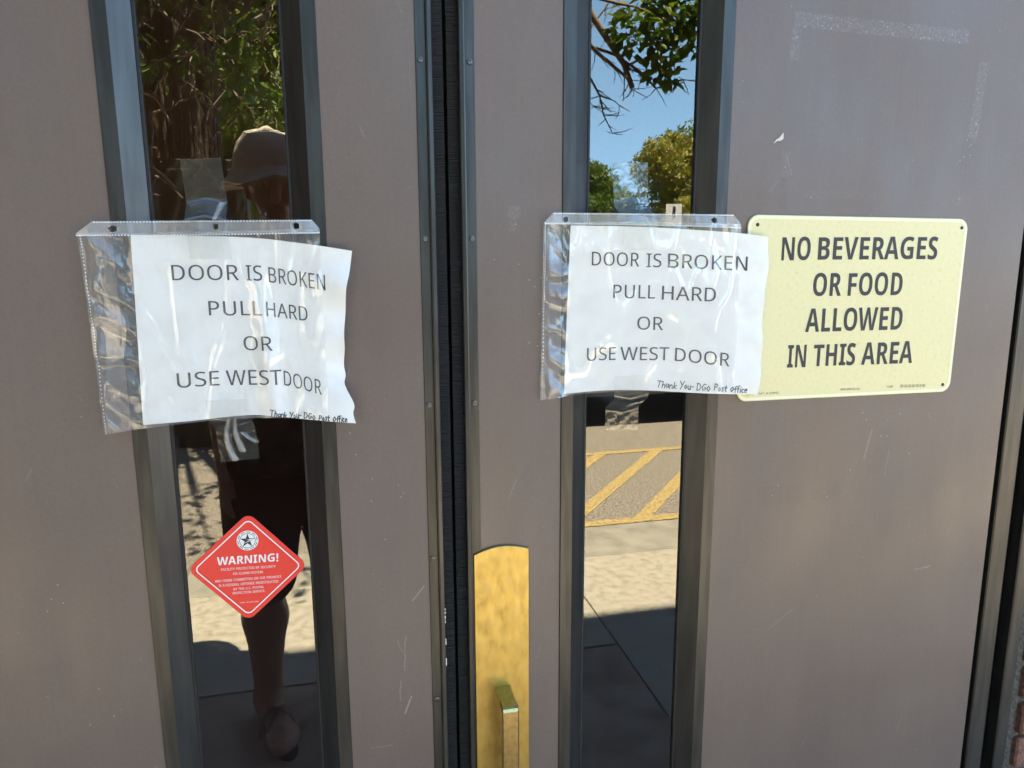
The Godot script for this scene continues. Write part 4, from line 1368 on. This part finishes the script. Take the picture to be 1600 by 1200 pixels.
func make_trees() -> void:
	var rn := RandomNumberGenerator.new()
	rn.seed = 71
	# shade tree in front of the entrance
	var t := thing("shade_tree", "large shade tree with a thick furrowed trunk facing the entrance", "tree")
	var w := Geo.new()
	var base := Vector3(-1.12, -0.02, 5.6)
	w.tube([base, base + Vector3(-0.02, 0.3, 0), base + Vector3(0.0, 1.2, 0.0), base + Vector3(0.04, 2.2, 0.0), base + Vector3(0.05, 3.2, 0.02), base + Vector3(-0.02, 4.2, 0.05)], [0.36, 0.29, 0.26, 0.25, 0.25, 0.2], 18, false)
	# furrows
	for i in 22:
		var a := TAU * i / 22.0 + rn.randf_range(-0.1, 0.1)
		var pts := []
		var rad := []
		for k in 9:
			var hh := k * 0.5
			var rr := 0.255 if k > 0 else 0.3
			a += rn.randf_range(-0.12, 0.12)
			pts.append(base + Vector3(cos(a) * rr + 0.01 * k, hh, sin(a) * rr))
			rad.append(rn.randf_range(0.012, 0.035))
		w.tube(pts, rad, 5, false)
	obj("trunk", w, M.bark, t)
	var limbs := Geo.new()
	var tips := []
	for s in [[Vector3(0.1, 3.0, 0), Vector3(0.75, 0.55, -0.45), 2.6, 0.13], [Vector3(0.0, 3.4, 0), Vector3(-0.7, 0.75, -0.3), 2.6, 0.13], [Vector3(0.0, 3.9, 0), Vector3(0.25, 1.0, 0.4), 3.0, 0.14], [Vector3(0.05, 3.7, 0), Vector3(0.1, 0.7, -0.85), 2.8, 0.12], [Vector3(0, 3.2, 0), Vector3(-0.2, 0.7, 0.8), 2.6, 0.12], [Vector3(0.05, 2.7, 0), Vector3(0.35, 0.4, -0.8), 2.0, 0.09]]:
		grow(limbs, tips, base + s[0], s[1].normalized(), s[2], s[3], 0, rn)
	obj("limbs", limbs, M.bark, t)
	var g := Geo.new()
	for p in tips:
		if p.x > 0.9 and p.z < 5.5 and p.y < 4.5 or p.x > -1.0 and p.x < 0.7 and p.z > 2.8 and p.z < 4.8:
			continue
		tuft(g, p, 0.32, 15, 0.085, rn)
	# low sprouts on the trunk and lower limbs
	var sprouts := [[-0.448, 2.333, 4.2, 0.22], [-0.30, 2.70, 4.3, 0.22], [-0.657, 2.55, 4.6, 0.2], [-0.52, 2.84, 4.4, 0.26], [-0.25, 2.40, 4.2, 0.16], [-0.93, 2.75, 5.0, 0.14], [-0.38, 2.1, 4.3, 0.15], [-0.62, 2.95, 4.0, 0.2], [-0.26, 3.0, 4.5, 0.25], [-1.15, 2.6, 4.9, 0.15], [-0.42, 2.55, 3.9, 0.12]]
	for s in sprouts:
		tuft(g, Vector3(s[0], s[1], s[2]), s[3], 75, 0.06, rn)
	# boughs reaching over the walk, which dapple it
	var reach := Geo.new()
	for i in 120:
		var c := Vector3(rn.randf_range(-0.9, 0.75), rn.randf_range(3.3, 4.3), rn.randf_range(1.3, 3.9))
		if i >= 34:
			c = Vector3(rn.randf_range(-4.6, -0.6), rn.randf_range(3.2, 4.8), rn.randf_range(1.4, 5.0))
		if c.x > -1.0 and c.x < 0.5 and c.z > 3.0 and c.z < 4.7:
			continue
		tuft(g, c, 0.24, 26, 0.08, rn)
		reach.tube([Vector3(-0.4, 3.6, 4.7).lerp(c, 0.2), Vector3(-0.4, 3.9, 4.7).lerp(c, 0.6), c], [0.03, 0.018, 0.006], 5, false)
	obj("boughs", reach, M.bark, t)
	# hanging branch that shows against the sky
	var hang := [[1.544, 2.447, 2.45, 0.15, 90], [1.406, 2.43, 2.45, 0.13, 60], [1.64, 2.55, 2.45, 0.15, 90], [1.457, 2.276, 2.45, 0.06, 14], [1.519, 2.26, 2.45, 0.06, 12], [1.555, 2.225, 2.45, 0.03, 6], [1.30, 2.40, 2.45, 0.07, 16], [1.75, 2.45, 2.5, 0.13, 60], [1.5, 2.60, 2.5, 0.12, 40]]
	for s in hang:
		tuft(g, Vector3(s[0], s[1], s[2]), s[3], int(s[4] * 1.8), 0.06, rn)
	obj("crown", g, M.leaf, t)
	var b := Geo.new()
	for s in [
		[0.02, 0.012, [0.15, 3.35, 3.9], [0.6, 3.2, 3.2], [0.95, 2.9, 2.7], [1.09, 2.646, 2.5], [1.181, 2.481, 2.5], [1.243, 2.403, 2.5], [1.337, 2.285, 2.5], [1.38, 2.182, 2.5]],
		[0.011, 0.006, [0.95, 2.9, 2.7], [1.03, 2.6, 2.5], [1.109, 2.414, 2.46], [1.185, 2.325, 2.46], [1.276, 2.261, 2.46], [1.351, 2.21, 2.46], [1.361, 2.171, 2.46]],
		[0.009, 0.003, [1.03, 2.6, 2.5], [1.153, 2.359, 2.5], [1.29, 2.324, 2.5], [1.416, 2.255, 2.5], [1.496, 2.186, 2.5], [1.591, 2.212, 2.5], [1.626, 2.23, 2.5]],
		[0.007, 0.002, [1.03, 2.6, 2.5], [1.155, 2.288, 2.55], [1.224, 2.18, 2.55], [1.24, 2.152, 2.55], [1.261, 2.068, 2.55], [1.306, 1.989, 2.55]],
		[0.003, 0.0015, [1.24, 2.158, 2.55], [1.313, 2.132, 2.55], [1.338, 2.113, 2.55]],
		[0.003, 0.0015, [1.24, 2.152, 2.55], [1.188, 2.136, 2.55], [1.204, 2.109, 2.55], [1.251, 2.102, 2.55]],
		[0.003, 0.0015, [1.241, 2.138, 2.55], [1.298, 2.08, 2.55]], [0.0025, 0.001, [1.27, 2.05, 2.55], [1.235, 2.02, 2.55]], [0.0025, 0.001, [1.29, 2.02, 2.55], [1.33, 2.0, 2.55]],
		[0.006, 0.003, [1.35, 2.275, 2.47], [1.379, 2.29, 2.45], [1.548, 2.317, 2.45], [1.626, 2.353, 2.45], [1.72, 2.375, 2.45]],
		[0.005, 0.002, [1.29, 2.324, 2.5], [1.369, 2.265, 2.5], [1.511, 2.214, 2.5], [1.619, 2.227, 2.5]],
		[0.009, 0.004, [0.95, 2.9, 2.7], [1.089, 2.54, 2.4], [1.249, 2.513, 2.4], [1.338, 2.503, 2.4], [1.46, 2.47, 2.4]],
		[0.006, 0.003, [1.153, 2.497, 2.6], [1.215, 2.467, 2.6], [1.276, 2.542, 2.6], [1.315, 2.604, 2.6]],
		[0.003, 0.002, [1.341, 2.23, 2.5], [1.338, 2.125, 2.5]]]:
		var pts := []
		var rad := []
		var k: int = s.size() - 2
		for i in k:
			pts.append(V(s[i + 2]))
			rad.append(lerpf(s[0], s[1], float(i) / (k - 1)))
		b.tube(pts, rad, 6)
		# spurs
		for i in range(2, k):
			for q in 3:
				var e: Vector3 = pts[i] + Vector3(rn.randf_range(-0.06, 0.1), rn.randf_range(-0.085, 0.03), rn.randf_range(-0.05, 0.05))
				b.tube([pts[i], (pts[i] + e) / 2 + Vector3(0.006, -0.004, 0), e], [0.0022, 0.0017, 0.001], 4, false)
	# bare twigs in the light in front of the trunk
	for i in 70:
		var p := Vector3(rn.randf_range(-1.1, -0.25), rn.randf_range(1.75, 2.95), rn.randf_range(3.7, 5.1))
		var d := Vector3(rn.randfn() * 0.6, rn.randf_range(0.1, 1.0), rn.randfn() * 0.5).normalized()
		var pts := [p]
		for k in 4:
			d = (d + Vector3(rn.randfn(), rn.randfn(), rn.randfn()) * 0.35).normalized()
			pts.append(pts[-1] + d * rn.randf_range(0.05, 0.1))
		b.tube(pts, [0.008, 0.007, 0.006, 0.004, 0.003], 5, false)
		for k in 2:
			b.tube([pts[2], pts[2] + Vector3(rn.randfn(), rn.randfn(), rn.randfn()) * 0.06], [0.004, 0.002], 4, false)
	obj("twigs", b, M.twig, t)
	# trees behind
	far_tree("broadleaf_tree", "dense green tree growing behind the shade tree", Vector3(-2.4, 0, 10.5), 6.5, 5.2, 9000, 1.0, 11, 0.17)
	far_tree("broadleaf_tree", "bushy green tree beside the densest one behind the shade tree", Vector3(-0.3, 0, 12.5), 6.0, 4.4, 7000, 1.0, 12, 0.17)
	far_tree("broadleaf_tree", "dense green tree added out of view to shade the left door", Vector3(-4.6, 0, 3.4), 7.0, 5.2, 9000, 1.0, 17, 0.17)  # unseen tree added to keep sky light off the left side
	far_tree("broadleaf_tree", "bright yellow green tree across the parking lot", Vector3(12.6, 0, 26.0), 5.2, 3.6, 9000, 1.6, 13, 0.13, 0.06)  # yellow-green leaves, lightened further to look sunlit
	far_tree("broadleaf_tree", "mid green tree left of the bright yellow green one", Vector3(9.6, 0, 28.5), 3.9, 3.4, 6000, 1.0, 14, 0.13)
	far_tree("broadleaf_tree", "low green tree furthest across the parking lot", Vector3(11.2, 0, 33.0), 4.3, 4.4, 6000, 1.0, 15, 0.16)
	far_tree("broadleaf_tree", "olive green tree behind the bright yellow green one", Vector3(15.6, 0, 30.0), 5.6, 4.6, 7000, 1.0, 16, 0.15, 0.02)

func make_car() -> void:
	var paint := mat(lin(0.008, 0.012, 0.03), 0.15)
	paint.clearcoat_enabled = true
	paint.clearcoat = 1.0
	paint.clearcoat_roughness = 0.03
	var t := thing("parked_car", "dark navy car parked beyond the yellow hatching", "car", Vector3(2.35, -0.012, 5.6))
	# side profile, x along the car
	var prof := [Vector2(-2.2, 0.28), Vector2(-2.28, 0.55), Vector2(-2.2, 0.82), Vector2(-1.75, 0.95), Vector2(-1.15, 1.0), Vector2(-0.55, 1.4), Vector2(0.2, 1.48), Vector2(1.2, 1.46), Vector2(1.9, 1.05), Vector2(2.2, 0.98), Vector2(2.28, 0.6), Vector2(2.2, 0.28), Vector2(1.75, 0.24), Vector2(-1.75, 0.24)]
	var g := Geo.new()
	for i in prof.size():
		var a: Vector2 = prof[i]
		var b: Vector2 = prof[(i + 1) % prof.size()]
		var za := 0.88 if a.y < 1.02 else 0.68
		var zb := 0.88 if b.y < 1.02 else 0.68
		g.oquad(Vector3(a.x, a.y, -za + 0.06), Vector3(b.x, b.y, -zb + 0.06), Vector3(b.x, b.y, zb - 0.06), Vector3(a.x, a.y, za - 0.06), Vector3(0, 0.7, 0))
		for s in [-1.0, 1.0]:
			var ai := a.lerp(Vector2(0, 0.75), 0.04)
			var bi := b.lerp(Vector2(0, 0.75), 0.04)
			g.oquad(Vector3(a.x, a.y, s * (za - 0.06)), Vector3(b.x, b.y, s * (zb - 0.06)), Vector3(bi.x, bi.y, s * zb), Vector3(ai.x, ai.y, s * za), Vector3(0, 0.7, 0))
			g.otri(Vector3(ai.x, ai.y, s * za), Vector3(bi.x, bi.y, s * zb), Vector3(0, 0.78, s * 0.9), Vector3(0, 0.7, 0))
	obj("body", g, paint, t)
	var glass := mat(lin(0.01, 0.012, 0.014), 0.05)
	for s in [-1.0, 1.0]:
		for q in [[Vector2(-0.95, 1.03), Vector2(-0.48, 1.34), Vector2(0.15, 1.41), Vector2(0.15, 1.03)], [Vector2(0.22, 1.03), Vector2(0.22, 1.41), Vector2(1.12, 1.39), Vector2(1.6, 1.08)]]:
			var wg := Geo.new()
			var pp := []
			for p in q:
				pp.append(Vector3(p.x, p.y, s * (0.895 - (p.y - 1.0) * 0.48)))
			wg.oquad(pp[0], pp[1], pp[2], pp[3], Vector3(0, 1.0, 0))
			obj("side_window", wg, glass, t)
		for x in [-1.42, 1.42]:
			var wheel := Geo.new()
			var tr := Transform3D(Basis(), Vector3(x, 0.33, s * 0.80))
			if s < 0:
				tr.basis = Basis(Vector3.UP, PI)
			wheel.lathe([Vector2(0.0, -0.1), Vector2(0.30, -0.1), Vector2(0.33, -0.06), Vector2(0.33, 0.08), Vector2(0.30, 0.115), Vector2(0.21, 0.115)], 28, tr)
			var wo := obj("tyre", wheel, M.rubber, t)
			var rim := Geo.new()
			rim.lathe([Vector2(0.212, 0.112), Vector2(0.2, 0.09), Vector2(0.06, 0.075), Vector2(0.05, 0.1), Vector2(0.0, 0.1)], 24, tr)
			obj("rim", rim, mat(lin(0.3, 0.3, 0.31), 0.3, 0.9), wo)

func make_street_things() -> void:
	# made-up cabinet that fills a dark patch of the reflection beside the tree
	var t := thing("dark_shape_cabinet", "made-up tall dark cabinet filling a dark shape beside the shade tree", "cabinet", Vector3(-0.86, -0.012, 5.02))
	var dark := mat(lin(0.012, 0.016, 0.014), 0.5)
	var g := Geo.new()
	g.box(Vector3(-0.31, 0, -0.12), Vector3(0.29, 2.07, 0.12), 0.01)
	obj("housing", g, dark, t)
	for s in [[-0.295, -0.015], [-0.005, 0.275]]:
		g = Geo.new()
		g.box(Vector3(s[0], 0.1, -0.132), Vector3(s[1], 2.0, -0.121), 0.004)
		var d := obj("door", g, dark, t)
		g = Geo.new()
		g.box(Vector3(-0.03 if s[0] < -0.1 else 0.01, 1.0, -0.15), Vector3(-0.02 if s[0] < -0.1 else 0.02, 1.14, -0.133), 0.003)
		obj("handle", g, M.screw, d)
	# small white parking sign across the lot
	t = thing("parking_sign", "small white parking sign on a thin steel post", "sign", Vector3(5.5, -0.012, 11.0))
	g = Geo.new()
	g.tube([Vector3(0, 0, 0.02), Vector3(0, 2.04, 0.02)], [0.022, 0.022], 8)
	obj("post", g, M.screw, t)
	g = Geo.new()
	g.slab(rounded(-0.14, 1.66, 0.14, 2.03, 0.02), -0.002, 0.002)
	var pl := obj("plate", g, mat(lin(0.75, 0.75, 0.74), 0.5), t)
	pl.rotation.y = PI
	g = Geo.new()
	g.box(Vector3(-0.02, 1.80, -0.004), Vector3(0.03, 1.99, -0.0025))
	obj("symbol", g, M.black_ink, t)

func make_person() -> void:
	var o := thing("person", "person in pale sun hat, navy shirt and black shorts, raising a phone", "person")
	var skin := mat(lin(0.42, 0.25, 0.18), 0.5)
	var C := Vector3(-0.135, 0, 1.33)
	var bones := []
	var B := func(a: Vector3, b: Vector3, ra: float, rb: float) -> void: bones.append([a, b, ra, rb])
	# torso
	B.call(C + Vector3(-0.08, 0.92, 0), C + Vector3(0.08, 0.92, 0), 0.105, 0.105)
	B.call(C + Vector3(-0.05, 1.0, 0), C + Vector3(-0.08, 1.28, 0.0), 0.10, 0.105)
	B.call(C + Vector3(0.05, 1.0, 0), C + Vector3(0.08, 1.28, 0.0), 0.10, 0.105)
	B.call(C + Vector3(-0.14, 1.42, 0.01), C + Vector3(0.14, 1.42, 0.01), 0.062, 0.062)
	B.call(C + Vector3(0, 1.42, 0.01), C + Vector3(0, 1.55, -0.02), 0.062, 0.054)
	# legs: the figure faces the doors
	var hipL := C + Vector3(-0.105, 0.88, 0)
	var kneeL := Vector3(-0.250, 0.49, 1.285)
	var ankL := Vector3(-0.262, 0.085, 1.33)
	var hipR := C + Vector3(0.105, 0.88, 0)
	var kneeR := Vector3(-0.005, 0.49, 1.31)
	var ankR := Vector3(0.005, 0.085, 1.36)
	for q in [[hipL, kneeL, ankL, Vector3(-0.195, 0.028, 1.135)], [hipR, kneeR, ankR, Vector3(0.05, 0.028, 1.16)]]:
		var knee: Vector3 = q[1]
		var ank: Vector3 = q[2]
		var toe: Vector3 = q[3]
		B.call(q[0], knee, 0.088, 0.056)
		var calf := knee.lerp(ank, 0.3) + Vector3(0, 0, 0.018)
		B.call(knee, calf, 0.056, 0.064)
		B.call(calf, ank, 0.064, 0.039)
		var fwd := (toe - ank) * Vector3(1, 0, 1)
		fwd = fwd.normalized()
		var side := Vector3(-fwd.z, 0, fwd.x)
		var heel := Vector3(ank.x, 0.045, ank.z) - fwd * 0.045
		B.call(ank, heel, 0.036, 0.03)
		B.call(ank + Vector3(0, -0.01, 0), Vector3(toe.x, 0.045, toe.z) - fwd * 0.055, 0.035, 0.026)
		B.call(heel + Vector3(0, -0.005, 0), Vector3(toe.x, 0.04, toe.z) - fwd * 0.05, 0.028, 0.026)
		for k in 5:
			var root := Vector3(toe.x, 0.04, toe.z) - fwd * (0.05 + 0.006 * absf(k - 1.0)) + side * (0.017 * (k - 2))
			var ln: float = [0.05, 0.052, 0.046, 0.04, 0.032][k if q[0] == hipR else k]
			B.call(root, root + fwd * ln + Vector3(0, -0.008, 0), 0.012, 0.0105 if k else 0.0125)
	# left arm hangs, right arm lifts the phone
	var shL := C + Vector3(-0.185, 1.41, 0.01)
	var elL := C + Vector3(-0.215, 1.12, 0.03)
	var wrL := C + Vector3(-0.195, 0.88, -0.06)
	var shR := C + Vector3(0.185, 1.41, 0.01)
	var elR := C + Vector3(0.27, 1.17, -0.06)
	var wrR := EYE + turn * Vector3(0.105, -0.085, 0.075)
	for q in [[shL, elL, wrL], [shR, elR, wrR]]:
		B.call(q[0], q[1], 0.05, 0.041)
		B.call(q[1], q[2], 0.04, 0.026)
	obj("body", body_mesh(bones, 0.012, 0.011), skin, o)
	# hands, head on finer grids
	var hb := []
	var palm := wrL + Vector3(0.0, -0.085, -0.02)
	hb.append([wrL + Vector3(0, 0.03, 0.01), wrL, 0.027, 0.025])
	for k in 4:
		var off := Vector3(0, 0.0, -0.03 + 0.019 * k)
		hb.append([wrL, palm + off, 0.02, 0.013])
		var p1 := palm + off + Vector3(0.006, -[0.036, 0.042, 0.04, 0.03][k], 0.0)
		hb.append([palm + off, p1, 0.0115, 0.0095])
		var p2 := p1 + Vector3(0.014, -[0.026, 0.03, 0.028, 0.022][k], 0.0)
		hb.append([p1, p2, 0.0095, 0.008])
	var th := wrL + Vector3(0.008, -0.03, -0.03)
	hb.append([wrL + Vector3(0, -0.015, -0.012), th + Vector3(0.004, -0.015, -0.012), 0.016, 0.0125])
	hb.append([th + Vector3(0.004, -0.015, -0.012), th + Vector3(0.016, -0.055, -0.018), 0.0115, 0.009])
	obj("hand", body_mesh(hb, 0.004, 0.005), skin, o)
	hb = []
	var ph := Transform3D(turn, EYE)   # the phone lies behind the lens, wide side level
	hb.append([wrR, ph * Vector3(0.105, -0.045, 0.042), 0.026, 0.022])
	hb.append([ph * Vector3(0.105, -0.045, 0.042), ph * Vector3(0.118, -0.02, 0.03), 0.02, 0.016])
	for k in 4:
		var kn := ph * Vector3(0.128, 0.012 - 0.021 * k, 0.028)
		hb.append([ph * Vector3(0.112, -0.03, 0.036), kn, 0.014, 0.011])
		var f1 := ph * Vector3(0.131, 0.012 - 0.021 * k, 0.006)
		hb.append([kn, f1, 0.0105, 0.009])
		hb.append([f1, ph * Vector3(0.105, 0.012 - 0.02 * k, -0.004), 0.009, 0.0078])
	var tr := ph * Vector3(0.09, -0.038, 0.034)
	hb.append([ph * Vector3(0.105, -0.045, 0.042), tr, 0.016, 0.012])
	hb.append([tr, ph * Vector3(0.072, -0.012, 0.026), 0.0115, 0.009])
	obj("hand", body_mesh(hb, 0.004, 0.005), skin, o)
	# head: skull, jaw, nose, brow, ears
	var H := Vector3(-0.138, 1.655, 1.30)
	hb = [[H + Vector3(0, 0.045, 0.035), H + Vector3(0, 0.03, -0.01), 0.083, 0.08], [H + Vector3(0, -0.03, -0.015), H + Vector3(0, -0.085, -0.045), 0.062, 0.036], [H + Vector3(0, -0.06, 0.0), H + Vector3(0, -0.14, 0.015), 0.055, 0.055],
		[H + Vector3(0, 0.012, -0.088), H + Vector3(0, -0.032, -0.108), 0.009, 0.014], [H + Vector3(-0.035, 0.024, -0.075), H + Vector3(0.035, 0.024, -0.075), 0.016, 0.016], [H + Vector3(-0.04, -0.03, -0.058), H + Vector3(-0.036, -0.02, -0.06), 0.024, 0.024], [H + Vector3(0.04, -0.03, -0.058), H + Vector3(0.036, -0.02, -0.06), 0.024, 0.024],
		[H + Vector3(-0.015, -0.06, -0.082), H + Vector3(0.015, -0.06, -0.082), 0.011, 0.011], [H + Vector3(-0.014, -0.074, -0.078), H + Vector3(0.014, -0.074, -0.078), 0.011, 0.011],
		[H + Vector3(-0.083, 0.02, 0.02), H + Vector3(-0.08, -0.025, 0.012), 0.014, 0.01], [H + Vector3(0.083, 0.02, 0.02), H + Vector3(0.08, -0.025, 0.012), 0.014, 0.01]]
	var head := obj("head", body_mesh(hb, 0.007, 0.006), skin, o)
	for s in [-1.0, 1.0]:
		var e := Geo.new()
		e.lathe([Vector2(0.013, 0.0), Vector2(0.011, 0.006), Vector2(0.006, 0.009), Vector2(0, 0.01)], 12, Transform3D(Basis(Vector3.UP, PI), H + Vector3(0.033 * s, 0.004, -0.076)))
		var eo := obj("eye", e, mat(lin(0.6, 0.58, 0.55), 0.2), head)
		e = Geo.new()
		e.lathe([Vector2(0.0055, 0.0), Vector2(0.004, 0.0015), Vector2(0, 0.002)], 10, Transform3D(Basis(Vector3.UP, PI), H + Vector3(0.033 * s, 0.004, -0.0856)))
		obj("iris", e, M.black_ink, eo)
	var mo := Geo.new()
	mo.tube([H + Vector3(-0.022, -0.067, -0.086), H + Vector3(0, -0.067, -0.0945), H + Vector3(0.022, -0.067, -0.086)], [0.002, 0.003, 0.002], 6)
	obj("mouth", mo, mat(lin(0.16, 0.05, 0.04), 0.5), head)
	# sun hat with a soft drooping brim and vent eyelets
	var hat := mat(Color.WHITE, 0.85)
	triplanar(hat, ntex(0.2, 400, [lin(0.55, 0.5, 0.41), lin(0.65, 0.6, 0.5)], [0.2, 0.8], 256, 2), 8.0)
	var hg := Geo.new()
	var ht := Transform3D(Basis(Vector3.RIGHT, -PI / 2).rotated(Vector3.RIGHT, 0.06), H + Vector3(0, 0.03, 0.012))
	hg.lathe([Vector2(0.150, -0.030), Vector2(0.154, -0.026), Vector2(0.132, -0.002), Vector2(0.122, 0.012), Vector2(0.120, 0.035), Vector2(0.115, 0.058), Vector2(0.105, 0.080), Vector2(0.09, 0.098), Vector2(0.068, 0.111), Vector2(0.04, 0.119), Vector2(0.0, 0.122)], 36, ht)
	for i in hg.v.size():
		var q := hg.v[i]
		hg.v[i] = q + Vector3(0, fold.get_noise_3d(q.x * 9.0, q.y * 5.0, q.z * 9.0) * 0.022, 0) + hg.n[i] * fold.get_noise_3d(q.x * 16.0, q.y * 16.0, q.z * 16.0) * 0.010
	var ho := obj("sun_hat", hg, hat, o)
	for a in [3.6, 3.75, 3.9]:
		hg = Geo.new()
		hg.lathe([Vector2(0.0035, 0.0), Vector2(0.003, 0.001), Vector2(0.0, 0.001)], 8, Transform3D(Basis.looking_at(-Vector3(cos(a), 0, sin(a))), H + Vector3(0.1195 * cos(a), 0.07, 0.012 + 0.1195 * sin(a))))
		obj("eyelet", hg, M.black_ink, ho)
	# shirt
	var sb := []
	sb.append([C + Vector3(-0.085, 0.90, 0), C + Vector3(0.085, 0.90, 0), 0.126, 0.126])
	sb.append([C + Vector3(-0.06, 1.0, 0), C + Vector3(-0.085, 1.28, 0), 0.118, 0.118])
	sb.append([C + Vector3(0.06, 1.0, 0), C + Vector3(0.085, 1.28, 0), 0.118, 0.118])
	sb.append([C + Vector3(-0.145, 1.42, 0.01), C + Vector3(0.145, 1.42, 0.01), 0.073, 0.073])
	for q in [[shL, elL], [shR, elR]]:
		sb.append([q[0], q[0].lerp(q[1], 0.72), 0.064, 0.068])
	obj("shirt", body_mesh(sb, 0.012, 0.012), mat(lin(0.01, 0.013, 0.028), 0.9), o)
	# knee-length shorts
	sb = []
	sb.append([C + Vector3(-0.08, 0.88, 0), C + Vector3(0.08, 0.88, 0), 0.118, 0.118])
	for q in [[hipL, kneeL], [hipR, kneeR]]:
		sb.append([q[0] + Vector3(0, -0.02, 0), q[1] + Vector3(0, 0.035, 0), 0.122, 0.102])
	obj("shorts", body_mesh(sb, 0.01, 0.012), mat(lin(0.006, 0.006, 0.007), 0.95), o)
	# strapped sandals
	var lea := mat(lin(0.018, 0.012, 0.01), 0.7)
	for q in [[ankL, Vector3(-0.195, 0.028, 1.135)], [ankR, Vector3(0.05, 0.028, 1.16)]]:
		var sg := Geo.new()
		var fw: Vector3 = ((q[1] - q[0]) * Vector3(1, 0, 1)).normalized()
		var sd := Vector3(-fw.z, 0, fw.x)
		var c: Vector3 = (Vector3(q[0].x, 0, q[0].z) + Vector3(q[1].x, 0, q[1].z)) / 2 - fw * 0.02
		var ring := []
		for i in 24:
			var a := TAU * i / 24.0
			var wd := 0.047 if cos(a) > 0 else 0.036
			ring.append(c + fw * cos(a) * 0.148 + sd * sin(a) * wd)
		for i in 24:
			var a: Vector3 = ring[i]
			var b: Vector3 = ring[(i + 1) % 24]
			var u := Vector3(0, 0.018, 0)
			var l := Vector3(0, 0.001, 0)
			sg.oquad(a + l, b + l, b + u, a + u, c)
			sg.otri(a + u, b + u, c + u, c - u)
			sg.otri(a + l, b + l, c + l, c + u)
		var so := obj("sandal", sg, lea, o)
		for s in [[0.07, -1.0, 0.0, 1.0], [0.0, -1.0, 0.07, 1.0], [-0.06, -0.9, -0.06, 0.9]]:
			var rg := Geo.new()
			rg.grid(2, 14, func(u, f):
				var across := lerpf(s[1], s[3], f)
				var al: float = lerpf(s[0], s[2], f) + (u - 0.5) * 0.018
				var top: float = 0.120 - al * 0.34 if s[0] > -0.01 else 0.145
				return c + fw * al + sd * across * 0.054 + Vector3(0, 0.012 + (top - 0.012) * pow(maxf(cos(across * PI / 2.0), 0.0), 0.55), 0))
			obj("strap", rg, lea, so)
	# the phone in the raised hand, its lens towards the doors
	var p := thing("phone", "dark smartphone held up in the person's raised hand", "phone")
	p.transform = ph
	var pg := Geo.new()
	pg.slab(rounded(-0.022, -0.052, 0.125, 0.02, 0.009), 0.006, 0.0135, 0.0008)
	obj("case", pg, mat(lin(0.01, 0.01, 0.012), 0.3), p)
	pg = Geo.new()
	pg.slab(rounded(-0.019, -0.049, 0.122, 0.017, 0.007), 0.0137, 0.0141)
	obj("screen", pg, mat(lin(0.02, 0.02, 0.022), 0.08), p)
